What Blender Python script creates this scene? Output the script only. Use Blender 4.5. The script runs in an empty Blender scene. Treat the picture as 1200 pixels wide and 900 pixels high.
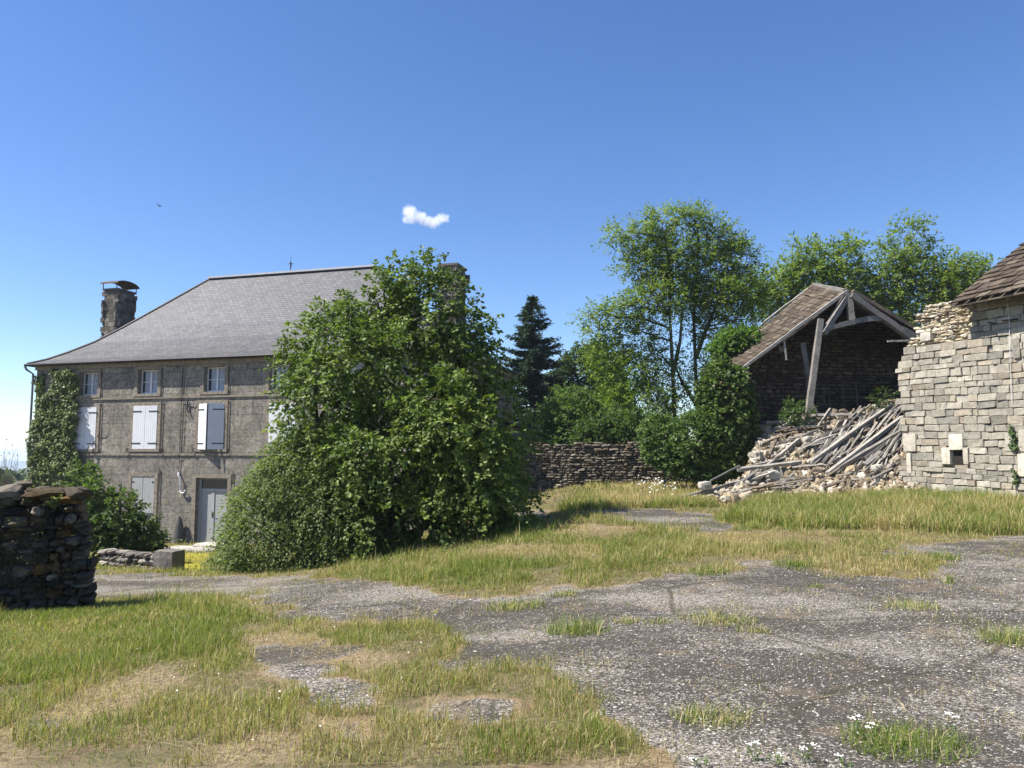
import bpy, math, numpy as np
from mathutils import Vector
R = math.radians
rng = np.random.default_rng(11)
S = bpy.context.scene
COL = S.collection

# ------------------------------------------------------------------ camera maths (for measuring places in the photograph)
PITCH = math.atan(80/900); FOC = 900.0; EYE = np.array([0, 0, 1.6])
CP, SP = math.cos(PITCH), math.sin(PITCH)
def ray(px, py):
    cx = (px-600)/FOC; cy = (450-py)/FOC
    return np.array([cx, CP-cy*SP, SP+cy*CP])
def P(px, py, Y):
    d = ray(px, py); return EYE+d*(Y/d[1])
def proj(X, Y, Z):
    Z = Z-1.6; z = np.maximum(Y*CP+Z*SP, 0.05); y = -Y*SP+Z*CP
    return 600+FOC*X/z, 450-FOC*y/z

def sstep(a, b, x):
    t = np.clip((x-a)/(b-a), 0, 1); return t*t*(3-2*t)
def hash2(ix, iy, s):
    h = np.sin(ix*127.1+iy*311.7+s*74.7)*43758.5453
    return h-np.floor(h)
def vnoise(x, y, s=0):
    ix = np.floor(x); iy = np.floor(y); fx = x-ix; fy = y-iy
    fx = fx*fx*(3-2*fx); fy = fy*fy*(3-2*fy)
    a = hash2(ix, iy, s); b = hash2(ix+1, iy, s); c = hash2(ix, iy+1, s); d = hash2(ix+1, iy+1, s)
    return a+(b-a)*fx+(c-a)*fy+(a-b-c+d)*fx*fy
def fbm(x, y, s=0, o=4):
    r = 0; a = .5; t = 0
    for k in range(o):
        r = r+a*vnoise(x*2**k, y*2**k, s+k*3.1); t += a; a *= .5
    return r/t
def ground(X, Y):
    X = np.asarray(X, float); Y = np.asarray(Y, float)
    B = 1-sstep(-6, 3, X)
    A = .079*np.maximum(Y-4, 0)
    A = np.where(Y > 36, .079*32+(Y-36)*.055, A)
    right = np.where(Y > 60, -(Y-60)*.055, 0)+.008*np.clip(Y, 0, 30)
    z = -A*B+right*(1-B)
    z = z+(fbm(X*.35, Y*.35, 5, 3)-.5)*.12*sstep(1, 6, Y)
    # the bank of grass in front of the stone building
    z = z+.15*sstep(6, 11, X)*sstep(13, 19, Y)*(1-sstep(30, 50, Y))
    z = np.maximum(z, -160)
    return z
def G(px, py):
    d = ray(px, py); t = 3.0
    for _ in range(4000):
        p = EYE+d*t
        if p[2] <= float(ground(p[0], p[1])): break
        t *= 1.004
    return EYE+d*t
def gz(x, y): return float(ground(x, y))

# ------------------------------------------------------------------ mesh builder
class MB:
    def __init__(s): s.v = []; s.c = []; s.f3 = []; s.f4 = []; s.n = 0; s.col = False; s.poly = []
    def add(s, V, F, C=None):
        V = np.asarray(V, float).reshape(-1, 3); F = np.asarray(F, int)
        if C is None: C = np.ones((len(V), 3))
        else:
            s.col = True; C = np.asarray(C, float)
            if C.ndim == 1: C = np.tile(C, (len(V), 1))
        s.v.append(V); s.c.append(C)
        (s.f3 if F.shape[1] == 3 else s.f4).append(F+s.n); s.n += len(V)
        return s
    def box(s, o, a, b, c, C=None):      # corner o with edge vectors a b c
        o, a, b, c = [np.asarray(q, float) for q in (o, a, b, c)]
        if np.dot(np.cross(a, b), c) < 0: a, b = b, a
        V = [o, o+a, o+a+b, o+b, o+c, o+a+c, o+a+b+c, o+b+c]
        return s.add(V, [[3, 2, 1, 0], [4, 5, 6, 7], [0, 1, 5, 4], [1, 2, 6, 5], [2, 3, 7, 6], [3, 0, 4, 7]], C)
    def cbox(s, ctr, a, b, c, C=None):   # centre with full edge vectors
        ctr, a, b, c = [np.asarray(q, float) for q in (ctr, a, b, c)]
        return s.box(ctr-(a+b+c)/2, a, b, c, C)
    def quad(s, a, b, c, d, C=None): return s.add([a, b, c, d], [[0, 1, 2, 3]], C)
    def tube(s, pts, rad, sides=6, C=None, cap=True):
        pts = np.asarray(pts, float); n = len(pts); rad = np.broadcast_to(rad, n)
        T = np.gradient(pts, axis=0); T /= np.linalg.norm(T, axis=1)[:, None]+1e-9
        up = np.array([0, 0, 1.]) if abs(T[0][2]) < .9 else np.array([1., 0, 0])
        A = np.cross(T, up); A /= np.linalg.norm(A, axis=1)[:, None]+1e-9
        Bv = np.cross(T, A)
        an = np.linspace(0, 2*np.pi, sides, endpoint=False)
        V = pts[:, None]+rad[:, None, None]*(np.cos(an)[None, :, None]*A[:, None]+np.sin(an)[None, :, None]*Bv[:, None])
        i = np.arange(n-1)[:, None]*sides; j = np.arange(sides)[None]; k = (j+1) % sides
        F = np.stack([i+j, i+k, i+sides+k, i+sides+j], -1).reshape(-1, 4)
        s.add(V.reshape(-1, 3), F, C)
        if cap:
            for e in (0, n-1):
                base = len(V)*0
                Vc = np.vstack([V[e], pts[e][None]])
                s.add(Vc, [[q, (q+1) % sides, sides] if e else [(q+1) % sides, q, sides] for q in range(sides)], C)
        return s
    def beam(s, p, q, w, h=None, roll=0, C=None, warp=0, seg=1):    # squared timber from p to q, hewn a little unevenly
        p = np.asarray(p, float); q = np.asarray(q, float); h = h or w
        d = q-p; L = np.linalg.norm(d); d /= L
        up = np.array([0, 0, 1.]) if abs(d[2]) < .95 else np.array([0, 1., 0])
        a = np.cross(d, up); a /= np.linalg.norm(a); b = np.cross(a, d)
        a, b = a*math.cos(roll)+b*math.sin(roll), b*math.cos(roll)-a*math.sin(roll)
        n = seg+1; V = []
        for i in range(n):
            t = i/seg; m = p+d*L*t+(a*rng.normal()+b*rng.normal())*warp*(0 < i < seg)
            kw = w/2*(1+rng.normal()*.05); kh = h/2*(1+rng.normal()*.05)
            V += [m-a*kw-b*kh, m+a*kw-b*kh, m+a*kw+b*kh, m-a*kw+b*kh]
        F = [[0, 1, 2, 3][::1]]
        for i in range(seg):
            for k in range(4): F.append([i*4+k, i*4+4+k, i*4+4+(k+1) % 4, i*4+(k+1) % 4])
        F.append([seg*4+3, seg*4+2, seg*4+1, seg*4])
        return s.add(V, F, C)
    def build(s, name, mat, parent=None, off=None, smooth=False, uv=True):
        V = np.vstack(s.v); C = np.vstack(s.c)
        F3 = np.vstack(s.f3) if s.f3 else np.zeros((0, 3), int); F4 = np.vstack(s.f4) if s.f4 else np.zeros((0, 4), int)
        L = np.concatenate([F3.ravel(), F4.ravel()]); tot = np.concatenate([np.full(len(F3), 3), np.full(len(F4), 4)])
        st = np.concatenate([[0], np.cumsum(tot)[:-1]])
        o = np.zeros(3)
        if parent is not None and 'ox' in parent: o = np.array(parent['ox'][:])
        elif off is not None: o = np.asarray(off, float)
        me = bpy.data.meshes.new(name)
        me.vertices.add(len(V)); me.vertices.foreach_set('co', (V-o).astype(np.float32).ravel())
        me.loops.add(len(L)); me.loops.foreach_set('vertex_index', L.astype(np.int32))
        me.polygons.add(len(tot)); me.polygons.foreach_set('loop_start', st.astype(np.int32)); me.polygons.foreach_set('loop_total', tot.astype(np.int32))
        if uv:
            nr = []
            for F in (F3, F4):
                if len(F):
                    n = np.cross(V[F[:, 1]]-V[F[:, 0]], V[F[:, 2]]-V[F[:, 0]]); nr.append(n/(np.linalg.norm(n, axis=1)[:, None]+1e-12))
            nr = np.repeat(np.vstack(nr), tot, axis=0)
            t = np.stack([-nr[:, 1], nr[:, 0], np.zeros(len(nr))], 1); l = np.linalg.norm(t, axis=1)
            t = np.where(l[:, None] > .02, t/(l[:, None]+1e-9), np.array([1., 0, 0]))
            b = np.cross(nr, t); p = V[L]
            UV = np.stack([(p*t).sum(1), (p*b).sum(1)], 1)
            me.uv_layers.new(name='UVMap').data.foreach_set('uv', UV.astype(np.float32).ravel())
        if s.col:
            ca = me.color_attributes.new('col', 'FLOAT_COLOR', 'POINT')
            ca.data.foreach_set('color', np.hstack([C, np.ones((len(C), 1))]).astype(np.float32).ravel())
        me.polygons.foreach_set('use_smooth', np.full(len(tot), smooth))
        me.update(calc_edges=True); me.validate()
        me.materials.append(mat)
        ob = bpy.data.objects.new(name, me); COL.objects.link(ob)
        if parent is not None:
            ob.parent = parent; ob['ox'] = [float(q) for q in o]
        elif off is not None: ob.location = o
        if parent is None: ob['ox'] = [float(q) for q in o]
        return ob
def thing(name, label, cat, loc, group=None):
    o = bpy.data.objects.new(name, None); COL.objects.link(o); o.empty_display_size = .2
    o.location = [float(q) for q in loc]; o['ox'] = [float(q) for q in loc]
    o['label'] = label; o['category'] = cat
    if group: o['group'] = group
    return o
def tag(o, label, cat, group=None, kind=None):
    o['label'] = label; o['category'] = cat
    if group: o['group'] = group
    if kind: o['kind'] = kind
    return o

# ------------------------------------------------------------------ materials
class NT:
    def __init__(s, name):
        s.m = bpy.data.materials.new(name); s.m.use_nodes = True; s.t = s.m.node_tree; s.t.nodes.clear()
        s.out = s.t.nodes.new('ShaderNodeOutputMaterial')
    def n(s, ty, inp=None, **kw):
        nd = s.t.nodes.new(ty)
        for k, v in kw.items(): setattr(nd, k, v)
        for k, v in (inp or {}).items():
            if isinstance(v, bpy.types.NodeSocket): s.t.links.new(v, nd.inputs[k])
            else: nd.inputs[k].default_value = v
        return nd
    def attr(s, name='col'): return s.n('ShaderNodeAttribute', attribute_name=name)
    def noise(s, scale, vec=None, detail=4, rough=.6, dist=0):
        i = {'Scale': scale, 'Detail': detail, 'Roughness': rough, 'Distortion': dist}
        if vec is not None: i['Vector'] = vec
        return s.n('ShaderNodeTexNoise', i).outputs['Fac']
    def ramp(s, fac, stops, interp='LINEAR'):
        r = s.n('ShaderNodeValToRGB', {'Fac': fac}); cr = r.color_ramp; cr.interpolation = interp
        while len(cr.elements) < len(stops): cr.elements.new(.5)
        for e, (p, c) in zip(cr.elements, stops):
            e.position = p; e.color = (*c, 1) if hasattr(c, '__len__') else (c, c, c, 1)
        return r.outputs['Color']
    def mix(s, f, a, b, mode='MIX'):
        m = s.n('ShaderNodeMix', data_type='RGBA', blend_type=mode)
        for k, v in ((0, f), (6, a), (7, b)):
            if isinstance(v, bpy.types.NodeSocket): s.t.links.new(v, m.inputs[k])
            else: m.inputs[k].default_value = v if k == 0 else ((*v, 1) if hasattr(v, '__len__') else (v, v, v, 1))
        return m.outputs[2]
    def math(s, op, a, b=0, c=0):
        m = s.n('ShaderNodeMath', operation=op)
        for k, v in enumerate((a, b, c)):
            if isinstance(v, bpy.types.NodeSocket): s.t.links.new(v, m.inputs[k])
            else: m.inputs[k].default_value = v
        return m.outputs[0]
    def bump(s, h, dist, strength=1): return s.n('ShaderNodeBump', {'Height': h, 'Distance': dist, 'Strength': strength}).outputs['Normal']
    def vec(s, kind='Object'): return s.n('ShaderNodeTexCoord').outputs[kind]
    def mapped(s, v, scale=(1, 1, 1), rot=(0, 0, 0)): return s.n('ShaderNodeMapping', {'Vector': v, 'Scale': scale, 'Rotation': rot}).outputs[0]
    def bsdf(s, col, rough=.9, normal=None, spec=.3, **kw):
        i = {'Base Color': col if isinstance(col, bpy.types.NodeSocket) else (*col, 1), 'Roughness': rough, 'Specular IOR Level': spec}
        if normal is not None: i['Normal'] = normal
        i.update(kw)
        b = s.n('ShaderNodeBsdfPrincipled', i); s.t.links.new(b.outputs[0], s.out.inputs['Surface']); return b

def plain(name, col, rough=.6, var=.25, scale=6, metal=0, bump=0, spec=.4):
    t = NT(name); v = t.vec(); nz = t.noise(scale, v)
    c = t.mix(1, t.ramp(nz, [(.25, 1-var), (.75, 1+var)]), col, 'MULTIPLY')
    t.bsdf(c, rough, t.bump(nz, bump) if bump else None, spec, Metallic=metal); return t.m
def attr_stone(name, lich=.35, bump=.02, sc=9, dark=(.06, .055, .05)):
    t = NT(name); v = t.vec(); a = t.attr().outputs['Color']
    n1 = t.noise(sc, v, 6, .65); n2 = t.noise(sc*5, v, 4, .7); n3 = t.noise(1.1, v, 4, .6)
    c = t.mix(1, a, t.ramp(n1, [(.2, .55), (.5, 1.0), (.8, 1.25)]), 'MULTIPLY')
    c = t.mix(1, c, t.ramp(n2, [(.25, .7), (.6, 1.1)]), 'MULTIPLY')
    c = t.mix(t.ramp(n3, [(.5, 0.), (.72, lich)]), c, dark)
    h = t.math('ADD', t.math('MULTIPLY', n1, 1.), t.math('MULTIPLY', n2, .35))
    t.bsdf(c, .95, t.bump(h, bump), .15); return t.m
def leafmat(name, trans=.35, rough=.5, spec=.35):
    t = NT(name); a = t.attr().outputs['Color']
    b = t.n('ShaderNodeBsdfPrincipled', {'Base Color': a, 'Roughness': rough, 'Specular IOR Level': spec})
    c2 = t.mix(1, a, (1.25, 1.5, .55), 'MULTIPLY')
    tr = t.n('ShaderNodeBsdfTranslucent', {'Color': c2})
    mx = t.n('ShaderNodeMixShader', {0: trans, 1: b.outputs[0], 2: tr.outputs[0]})
    t.t.links.new(mx.outputs[0], t.out.inputs['Surface']); return t.m

def m_facade():
    t = NT('facade_ashlar'); uv = t.vec('UV'); v = t.vec()
    w = t.n('ShaderNodeTexNoise', {'Vector': uv, 'Scale': 1.2}).outputs['Color']
    uvd = t.n('ShaderNodeMix', {0: .035, 4: uv, 5: w}, data_type='VECTOR').outputs[1]
    br = t.n('ShaderNodeTexBrick', {'Vector': uvd, 'Color1': (.25, .222, .182, 1), 'Color2': (.20, .18, .15, 1), 'Mortar': (.13, .115, .095, 1),
             'Scale': 1, 'Mortar Size': .008, 'Mortar Smooth': .6, 'Bias': 0, 'Brick Width': .72, 'Row Height': .31})
    n1 = t.noise(1.0, v, 6, .7); n2 = t.noise(7, v, 6, .75); n3 = t.noise(28, v, 3, .7)
    vs = t.mapped(v, (1.3, 1.3, .25)); n4 = t.noise(1.2, vs, 6, .7)
    c = t.mix(1, br.outputs['Color'], t.ramp(n1, [(.3, .72), (.7, 1.3)]), 'MULTIPLY')
    c = t.mix(1, c, t.ramp(n2, [(.3, .45), (.5, 1.0), (.7, 1.6)]), 'MULTIPLY')
    c = t.mix(1, c, t.ramp(n3, [(.3, .7), (.7, 1.3)]), 'MULTIPLY')
    c = t.mix(t.ramp(n4, [(.50, 0.), (.66, .7)]), c, (.085, .08, .072))
    c = t.mix(t.ramp(t.noise(2.3, v, 5, .7), [(.58, 0.), (.72, .5)]), c, (.26, .19, .09))
    c = t.mix(t.ramp(t.noise(3.1, v, 6, .75), [(.62, 0.), (.7, .55)]), c, (.42, .39, .33))
    h = t.math('ADD', t.math('MULTIPLY', br.outputs['Fac'], -.6), t.math('ADD', t.math('MULTIPLY', n2, .8), t.math('MULTIPLY', n3, .3)))
    t.bsdf(c, .95, t.bump(h, .02), .15); return t.m
def m_slate():
    t = NT('slate'); uv = t.vec('UV'); v = t.vec()
    br = t.n('ShaderNodeTexBrick', {'Vector': uv, 'Color1': (.072, .071, .082, 1), 'Color2': (.036, .036, .044, 1), 'Mortar': (.018, .018, .02, 1),
             'Scale': 1, 'Mortar Size': .010, 'Mortar Smooth': .2, 'Brick Width': .26, 'Row Height': .16})
    n1 = t.noise(.5, v, 5, .65); n2 = t.noise(5, v, 5, .7); n3 = t.noise(1.6, v, 5, .7)
    z = t.n('ShaderNodeSeparateXYZ', {0: v}).outputs['Z']
    moss = t.math('MULTIPLY', t.ramp(t.math('MULTIPLY_ADD', z, -.4, 3.9), [(.0, 0.), (1, 1.)]), t.ramp(n3, [(.35, 0.), (.65, .75)]))
    c = t.mix(1, br.outputs['Color'], t.ramp(n1, [(.3, .85), (.7, 1.25)]), 'MULTIPLY')
    c = t.mix(1, c, t.ramp(n2, [(.3, .6), (.7, 1.4)]), 'MULTIPLY')
    c = t.mix(moss, c, (.11, .096, .068))
    c = t.mix(t.ramp(t.noise(.9, v, 6, .75), [(.56, 0.), (.68, .45)]), c, (.10, .10, .085)); c = t.mix(t.ramp(t.noise(11, v, 3, .8), [(.66, 0.), (.72, .5)]), c, (.24, .235, .225))
    h = t.math('ADD', t.math('MULTIPLY', br.outputs['Fac'], -1.), t.math('MULTIPLY', n2, .5))
    t.bsdf(c, .62, t.bump(h, .012), .4); return t.m
def m_wood(name, c1, c2, sc=1, rough=.9):
    t = NT(name); v = t.vec('UV'); o = t.vec()
    a = t.noise(4, t.mapped(v, (2, 14, 1)), 4, .6); b = t.noise(3.5*sc, o, 5, .65); d = t.noise(40, t.mapped(o, (1, 1, .3)), 3, .6)
    c = t.mix(t.ramp(a, [(.3, 0.), (.7, 1.)]), c1, c2)
    c = t.mix(1, c, t.ramp(b, [(.25, .6), (.7, 1.2)]), 'MULTIPLY'); c = t.mix(1, c, t.ramp(d, [(.3, .75), (.7, 1.15)]), 'MULTIPLY')
    t.bsdf(c, rough, t.bump(t.math('ADD', a, d), .008), .2); return t.m
def m_paint(name, col, wear):
    t = NT(name); v = t.vec(); n1 = t.noise(9, t.mapped(v, (1, 1, .3)), 5, .7); n2 = t.noise(2, v, 4)
    c = t.mix(t.ramp(n1, [(.62-wear*.2, 0.), (.74, wear)]), col, (.30, .27, .24))
    c = t.mix(1, c, t.ramp(n2, [(.3, .9), (.7, 1.03)]), 'MULTIPLY')
    t.bsdf(c, .55, t.bump(n1, .002), .35); return t.m
M = {}
M['facade'] = m_facade(); M['slate'] = m_slate()
M['stone'] = attr_stone('field_stone', .45, .03)
M['ashlar'] = attr_stone('coursed_limestone', .28, .02, 7, (.16, .145, .12))
M['rubble'] = attr_stone('rubble_stone', .15, .02, 12, (.12, .1, .08))
M['tile'] = attr_stone('clay_tile', .35, .006, 14, (.05, .045, .04))
M['wood'] = m_wood('weathered_timber', (.15, .135, .115), (.28, .26, .235))
M['wood2'] = m_wood('silver_timber', (.25, .225, .19), (.42, .39, .34))
M['brownwood'] = m_wood('brown_timber', (.13, .10, .075), (.22, .175, .13))
M['bark'] = plain('bark', (.075, .062, .048), .95, .45, 14, bump=.02, spec=.1)
M['paleb'] = plain('pale_bark', (.13, .11, .085), .95, .45, 14, bump=.02, spec=.1)
M['leaf'] = leafmat('leaf', .42, .55, .25); M['leafg'] = leafmat('glossy_leaf', .3, .5, .28); M['needle'] = leafmat('needle', .1, .6, .2)
M['grass'] = leafmat('grass_blade', .35, .6, .25)
M['white'] = m_paint('white_paint', (.68, .68, .69), .06); M['oldwhite'] = m_paint('worn_white_paint', (.38, .375, .36), .7)
M['iron'] = plain('dark_iron', (.035, .033, .035), .55, .3, 20, .3); M['rust'] = plain('rusty_iron', (.07, .042, .028), .9, .4, 20)
M['zinc'] = plain('zinc', (.20, .205, .215), .55, .2, 5, .3); M['lightzinc'] = plain('ridge_zinc', (.42, .43, .45), .5, .12, 5, .2)
M['trim'] = plain('dressed_stone', (.235, .20, .155), .95, .5, 9, bump=.015, spec=.15)
M['dark'] = plain('inside_shade_paint', (.035, .03, .027), 1, .3, 3, spec=0)  # near-black colour standing in for the shade inside openings
M['plaster'] = plain('plaster_white', (.6, .6, .62), .8, .1, 3)
M['cream'] = plain('petal_white', (.75, .75, .68), .8, .1, 3)
M['curtain'] = plain('curtain', (.33, .36, .42), .9, .15, 3)
def m_glass():
    t = NT('window_glass'); t.bsdf((.03, .035, .045), .06, None, .9); return t.m
M['glass'] = m_glass()

# ------------------------------------------------------------------ world, sun, camera
SUNV = np.array([-.98, -.19, 0]); SUNV /= np.linalg.norm(SUNV); ELEV = R(54)
w = bpy.data.worlds.new('World'); S.world = w; w.use_nodes = True
nt = w.node_tree; bg = nt.nodes['Background']; sky = nt.nodes.new('ShaderNodeTexSky'); sky.sky_type = 'NISHITA'
sky.sun_disc = False; sky.sun_elevation = ELEV; sky.sun_rotation = math.atan2(SUNV[0], SUNV[1]) % (2*math.pi)
sky.altitude = 600; sky.air_density = 1.0; sky.dust_density = .25; sky.ozone_density = 3.2
hs = nt.nodes.new('ShaderNodeHueSaturation'); hs.inputs['Saturation'].default_value = 1.17; hs.inputs['Hue'].default_value = .509; nt.links.new(sky.outputs[0], hs.inputs['Color']); nt.links.new(hs.outputs[0], bg.inputs[0]); bg.inputs[1].default_value = .09
sl = bpy.data.lights.new('sun', 'SUN'); sl.energy = 5.0; sl.angle = R(.53); sl.color = (1, .955, .88)
so = bpy.data.objects.new('sun', sl); COL.objects.link(so)
sd = Vector((SUNV[0]*math.cos(ELEV), SUNV[1]*math.cos(ELEV), math.sin(ELEV)))
so.rotation_euler = sd.to_track_quat('Z', 'Y').to_euler(); so.location = (-30, 0, 40)
cam = bpy.data.cameras.new('camera'); co = bpy.data.objects.new('camera', cam); COL.objects.link(co)
cam.sensor_width = 36; cam.lens = 27; cam.clip_end = 20000; cam.clip_start = .1
co.location = EYE; co.rotation_euler = (math.pi/2+PITCH, 0, 0); S.camera = co
S.view_settings.view_transform = 'Standard'; S.view_settings.look = 'None'; S.view_settings.gamma = 1; S.view_settings.use_curve_mapping = False
S.view_settings.exposure = 1.08
S.cycles.max_bounces = 8; S.cycles.diffuse_bounces = 3; S.cycles.glossy_bounces = 2; S.cycles.transmission_bounces = 4
S.cycles.volume_bounces = 8; S.cycles.caustics_reflective = False; S.cycles.caustics_refractive = False
S.cycles.use_denoising = True

# ------------------------------------------------------------------ ground masks
def inpoly(x, y, poly):
    poly = np.asarray(poly, float); r = np.zeros(x.shape, bool); n = len(poly)
    for i in range(n):
        x0, y0 = poly[i]; x1, y1 = poly[(i+1) % n]
        if y0 == y1: continue
        c = ((y0 > y) != (y1 > y)) & (x < (x1-x0)*(y-y0)/(y1-y0)+x0)
        r ^= c
    return r
BARE = [
 [(-900, 670), (0, 672), (100, 671), (340, 676), (400, 679), (470, 684), (520, 700), (560, 702), (600, 698), (640, 692), (690, 688), (750, 681), (790, 672), (850, 668), (870, 658), (900, 657), (960, 664),
  (1000, 674), (1110, 676), (1115, 668), (1075, 655), (1080, 638), (1200, 627), (2400, 620), (2600, 1600), (840, 1600), (835, 900), (800, 885), (760, 860), (715, 838), (690, 805), (640, 783), (600, 786), (525, 790), (515, 775),
  (560, 757), (520, 733), (470, 724), (400, 730), (330, 724), (345, 711), (320, 702), (230, 698), (170, 702), (105, 705), (0, 705), (-900, 705)],
 [(305, 765), (340, 755), (425, 753), (415, 767), (387, 777), (388, 793), (440, 798), (455, 815), (425, 828), (365, 818), (328, 792)],
 [(25, 842), (50, 834), (85, 838), (75, 850), (40, 853)], [(520, 828), (560, 818), (615, 826), (605, 843), (540, 846)],
 [(690, 598), (760, 596), (825, 602), (865, 616), (840, 624), (770, 619), (715, 608)], [(585, 600), (640, 599), (645, 608), (590, 612)],
 [(395, 850), (440, 845), (455, 858), (410, 866)], [(1030, 640), (1080, 640), (1075, 652), (1040, 652)]]
DRY = [[(60, 830), (130, 800), (200, 780), (210, 800), (160, 830), (100, 845), (60, 850)], [(230, 862), (330, 868), (320, 890), (220, 905)], [(340, 830), (460, 840), (450, 870), (360, 865)],
 [(640, 885), (800, 870), (840, 960), (700, 960)], [(570, 640), (700, 640), (700, 655), (560, 655)], [(800, 622), (1000, 622), (1000, 640), (830, 640)],
 [(640, 625), (690, 612), (760, 622), (700, 632)], [(300, 735), (340, 740), (480, 770), (430, 790), (300, 750)], [(-200, 850), (30, 850), (60, 1000), (-200, 1000)]]
MOSS = [(205, 648), (245, 648), (240, 670), (205, 668)]
def masks(X, Y, Z=None, amp=1.):
    Z = ground(X, Y) if Z is None else Z
    nx = (fbm(X*1.6, Y*1.6, 1)-.5)*.9+(fbm(X*7, Y*7, 21, 2)-.5)*.5; ny = (fbm(X*1.6, Y*1.6, 9)-.5)*1.3+(fbm(X*7, Y*7, 31, 2)-.5)*.7
    k = np.clip(Y/14, .4, 1.2)*amp
    u, v = proj(X+nx*k, Y+ny*k, Z)
    b = np.zeros(X.shape)
    for q in BARE: b = np.maximum(b, inpoly(u, v, q))
    b = np.where(Y < 1, 1, b)
    d = np.zeros(X.shape)
    for q in DRY: d = np.maximum(d, inpoly(u, v, q))
    u0, v0 = proj(X+nx*.3, Y+ny*.3, Z); mo = inpoly(u0, v0, MOSS).astype(float)
    return b, d, mo
def axis(parts):
    r = [np.arange(a, b, s) for a, b, s in parts]; return np.concatenate(r+[[parts[-1][1]]])
gx = axis([(-4500, -500, 400), (-500, -100, 40), (-100, -26, 6), (-26, -12, .6), (-12, 15, .09), (15, 26, .6), (26, 100, 6), (100, 500, 40), (500, 4500, 400)])
gy = axis([(-60, 2, 4), (2, 4, .4), (4, 24, .09), (24, 44, .5), (44, 120, 6), (120, 500, 40), (500, 6500, 400)])
XX, YY = np.meshgrid(gx, gy); ZZ = ground(XX, YY)
nx_, ny_ = len(gx), len(gy)
i = np.arange(ny_-1)[:, None]*nx_; j = np.arange(nx_-1)[None]
gF = np.stack([i+j, i+j+1, i+j+1+nx_, i+j+nx_], -1).reshape(-1, 4)
bm_, dm_, mo_ = masks(XX, YY, ZZ)
def blur(a):
    p = np.pad(a, 1, mode='edge'); return (p[1:-1, 1:-1]*2+p[:-2, 1:-1]+p[2:, 1:-1]+p[1:-1, :-2]+p[1:-1, 2:])/6
bm_ = blur(bm_); dm_ = blur(blur(dm_)); mo_ = blur(mo_)
mb = MB(); mb.add(np.stack([XX, YY, ZZ], -1).reshape(-1, 3), gF, np.stack([bm_, dm_, mo_], -1).reshape(-1, 3))
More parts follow.
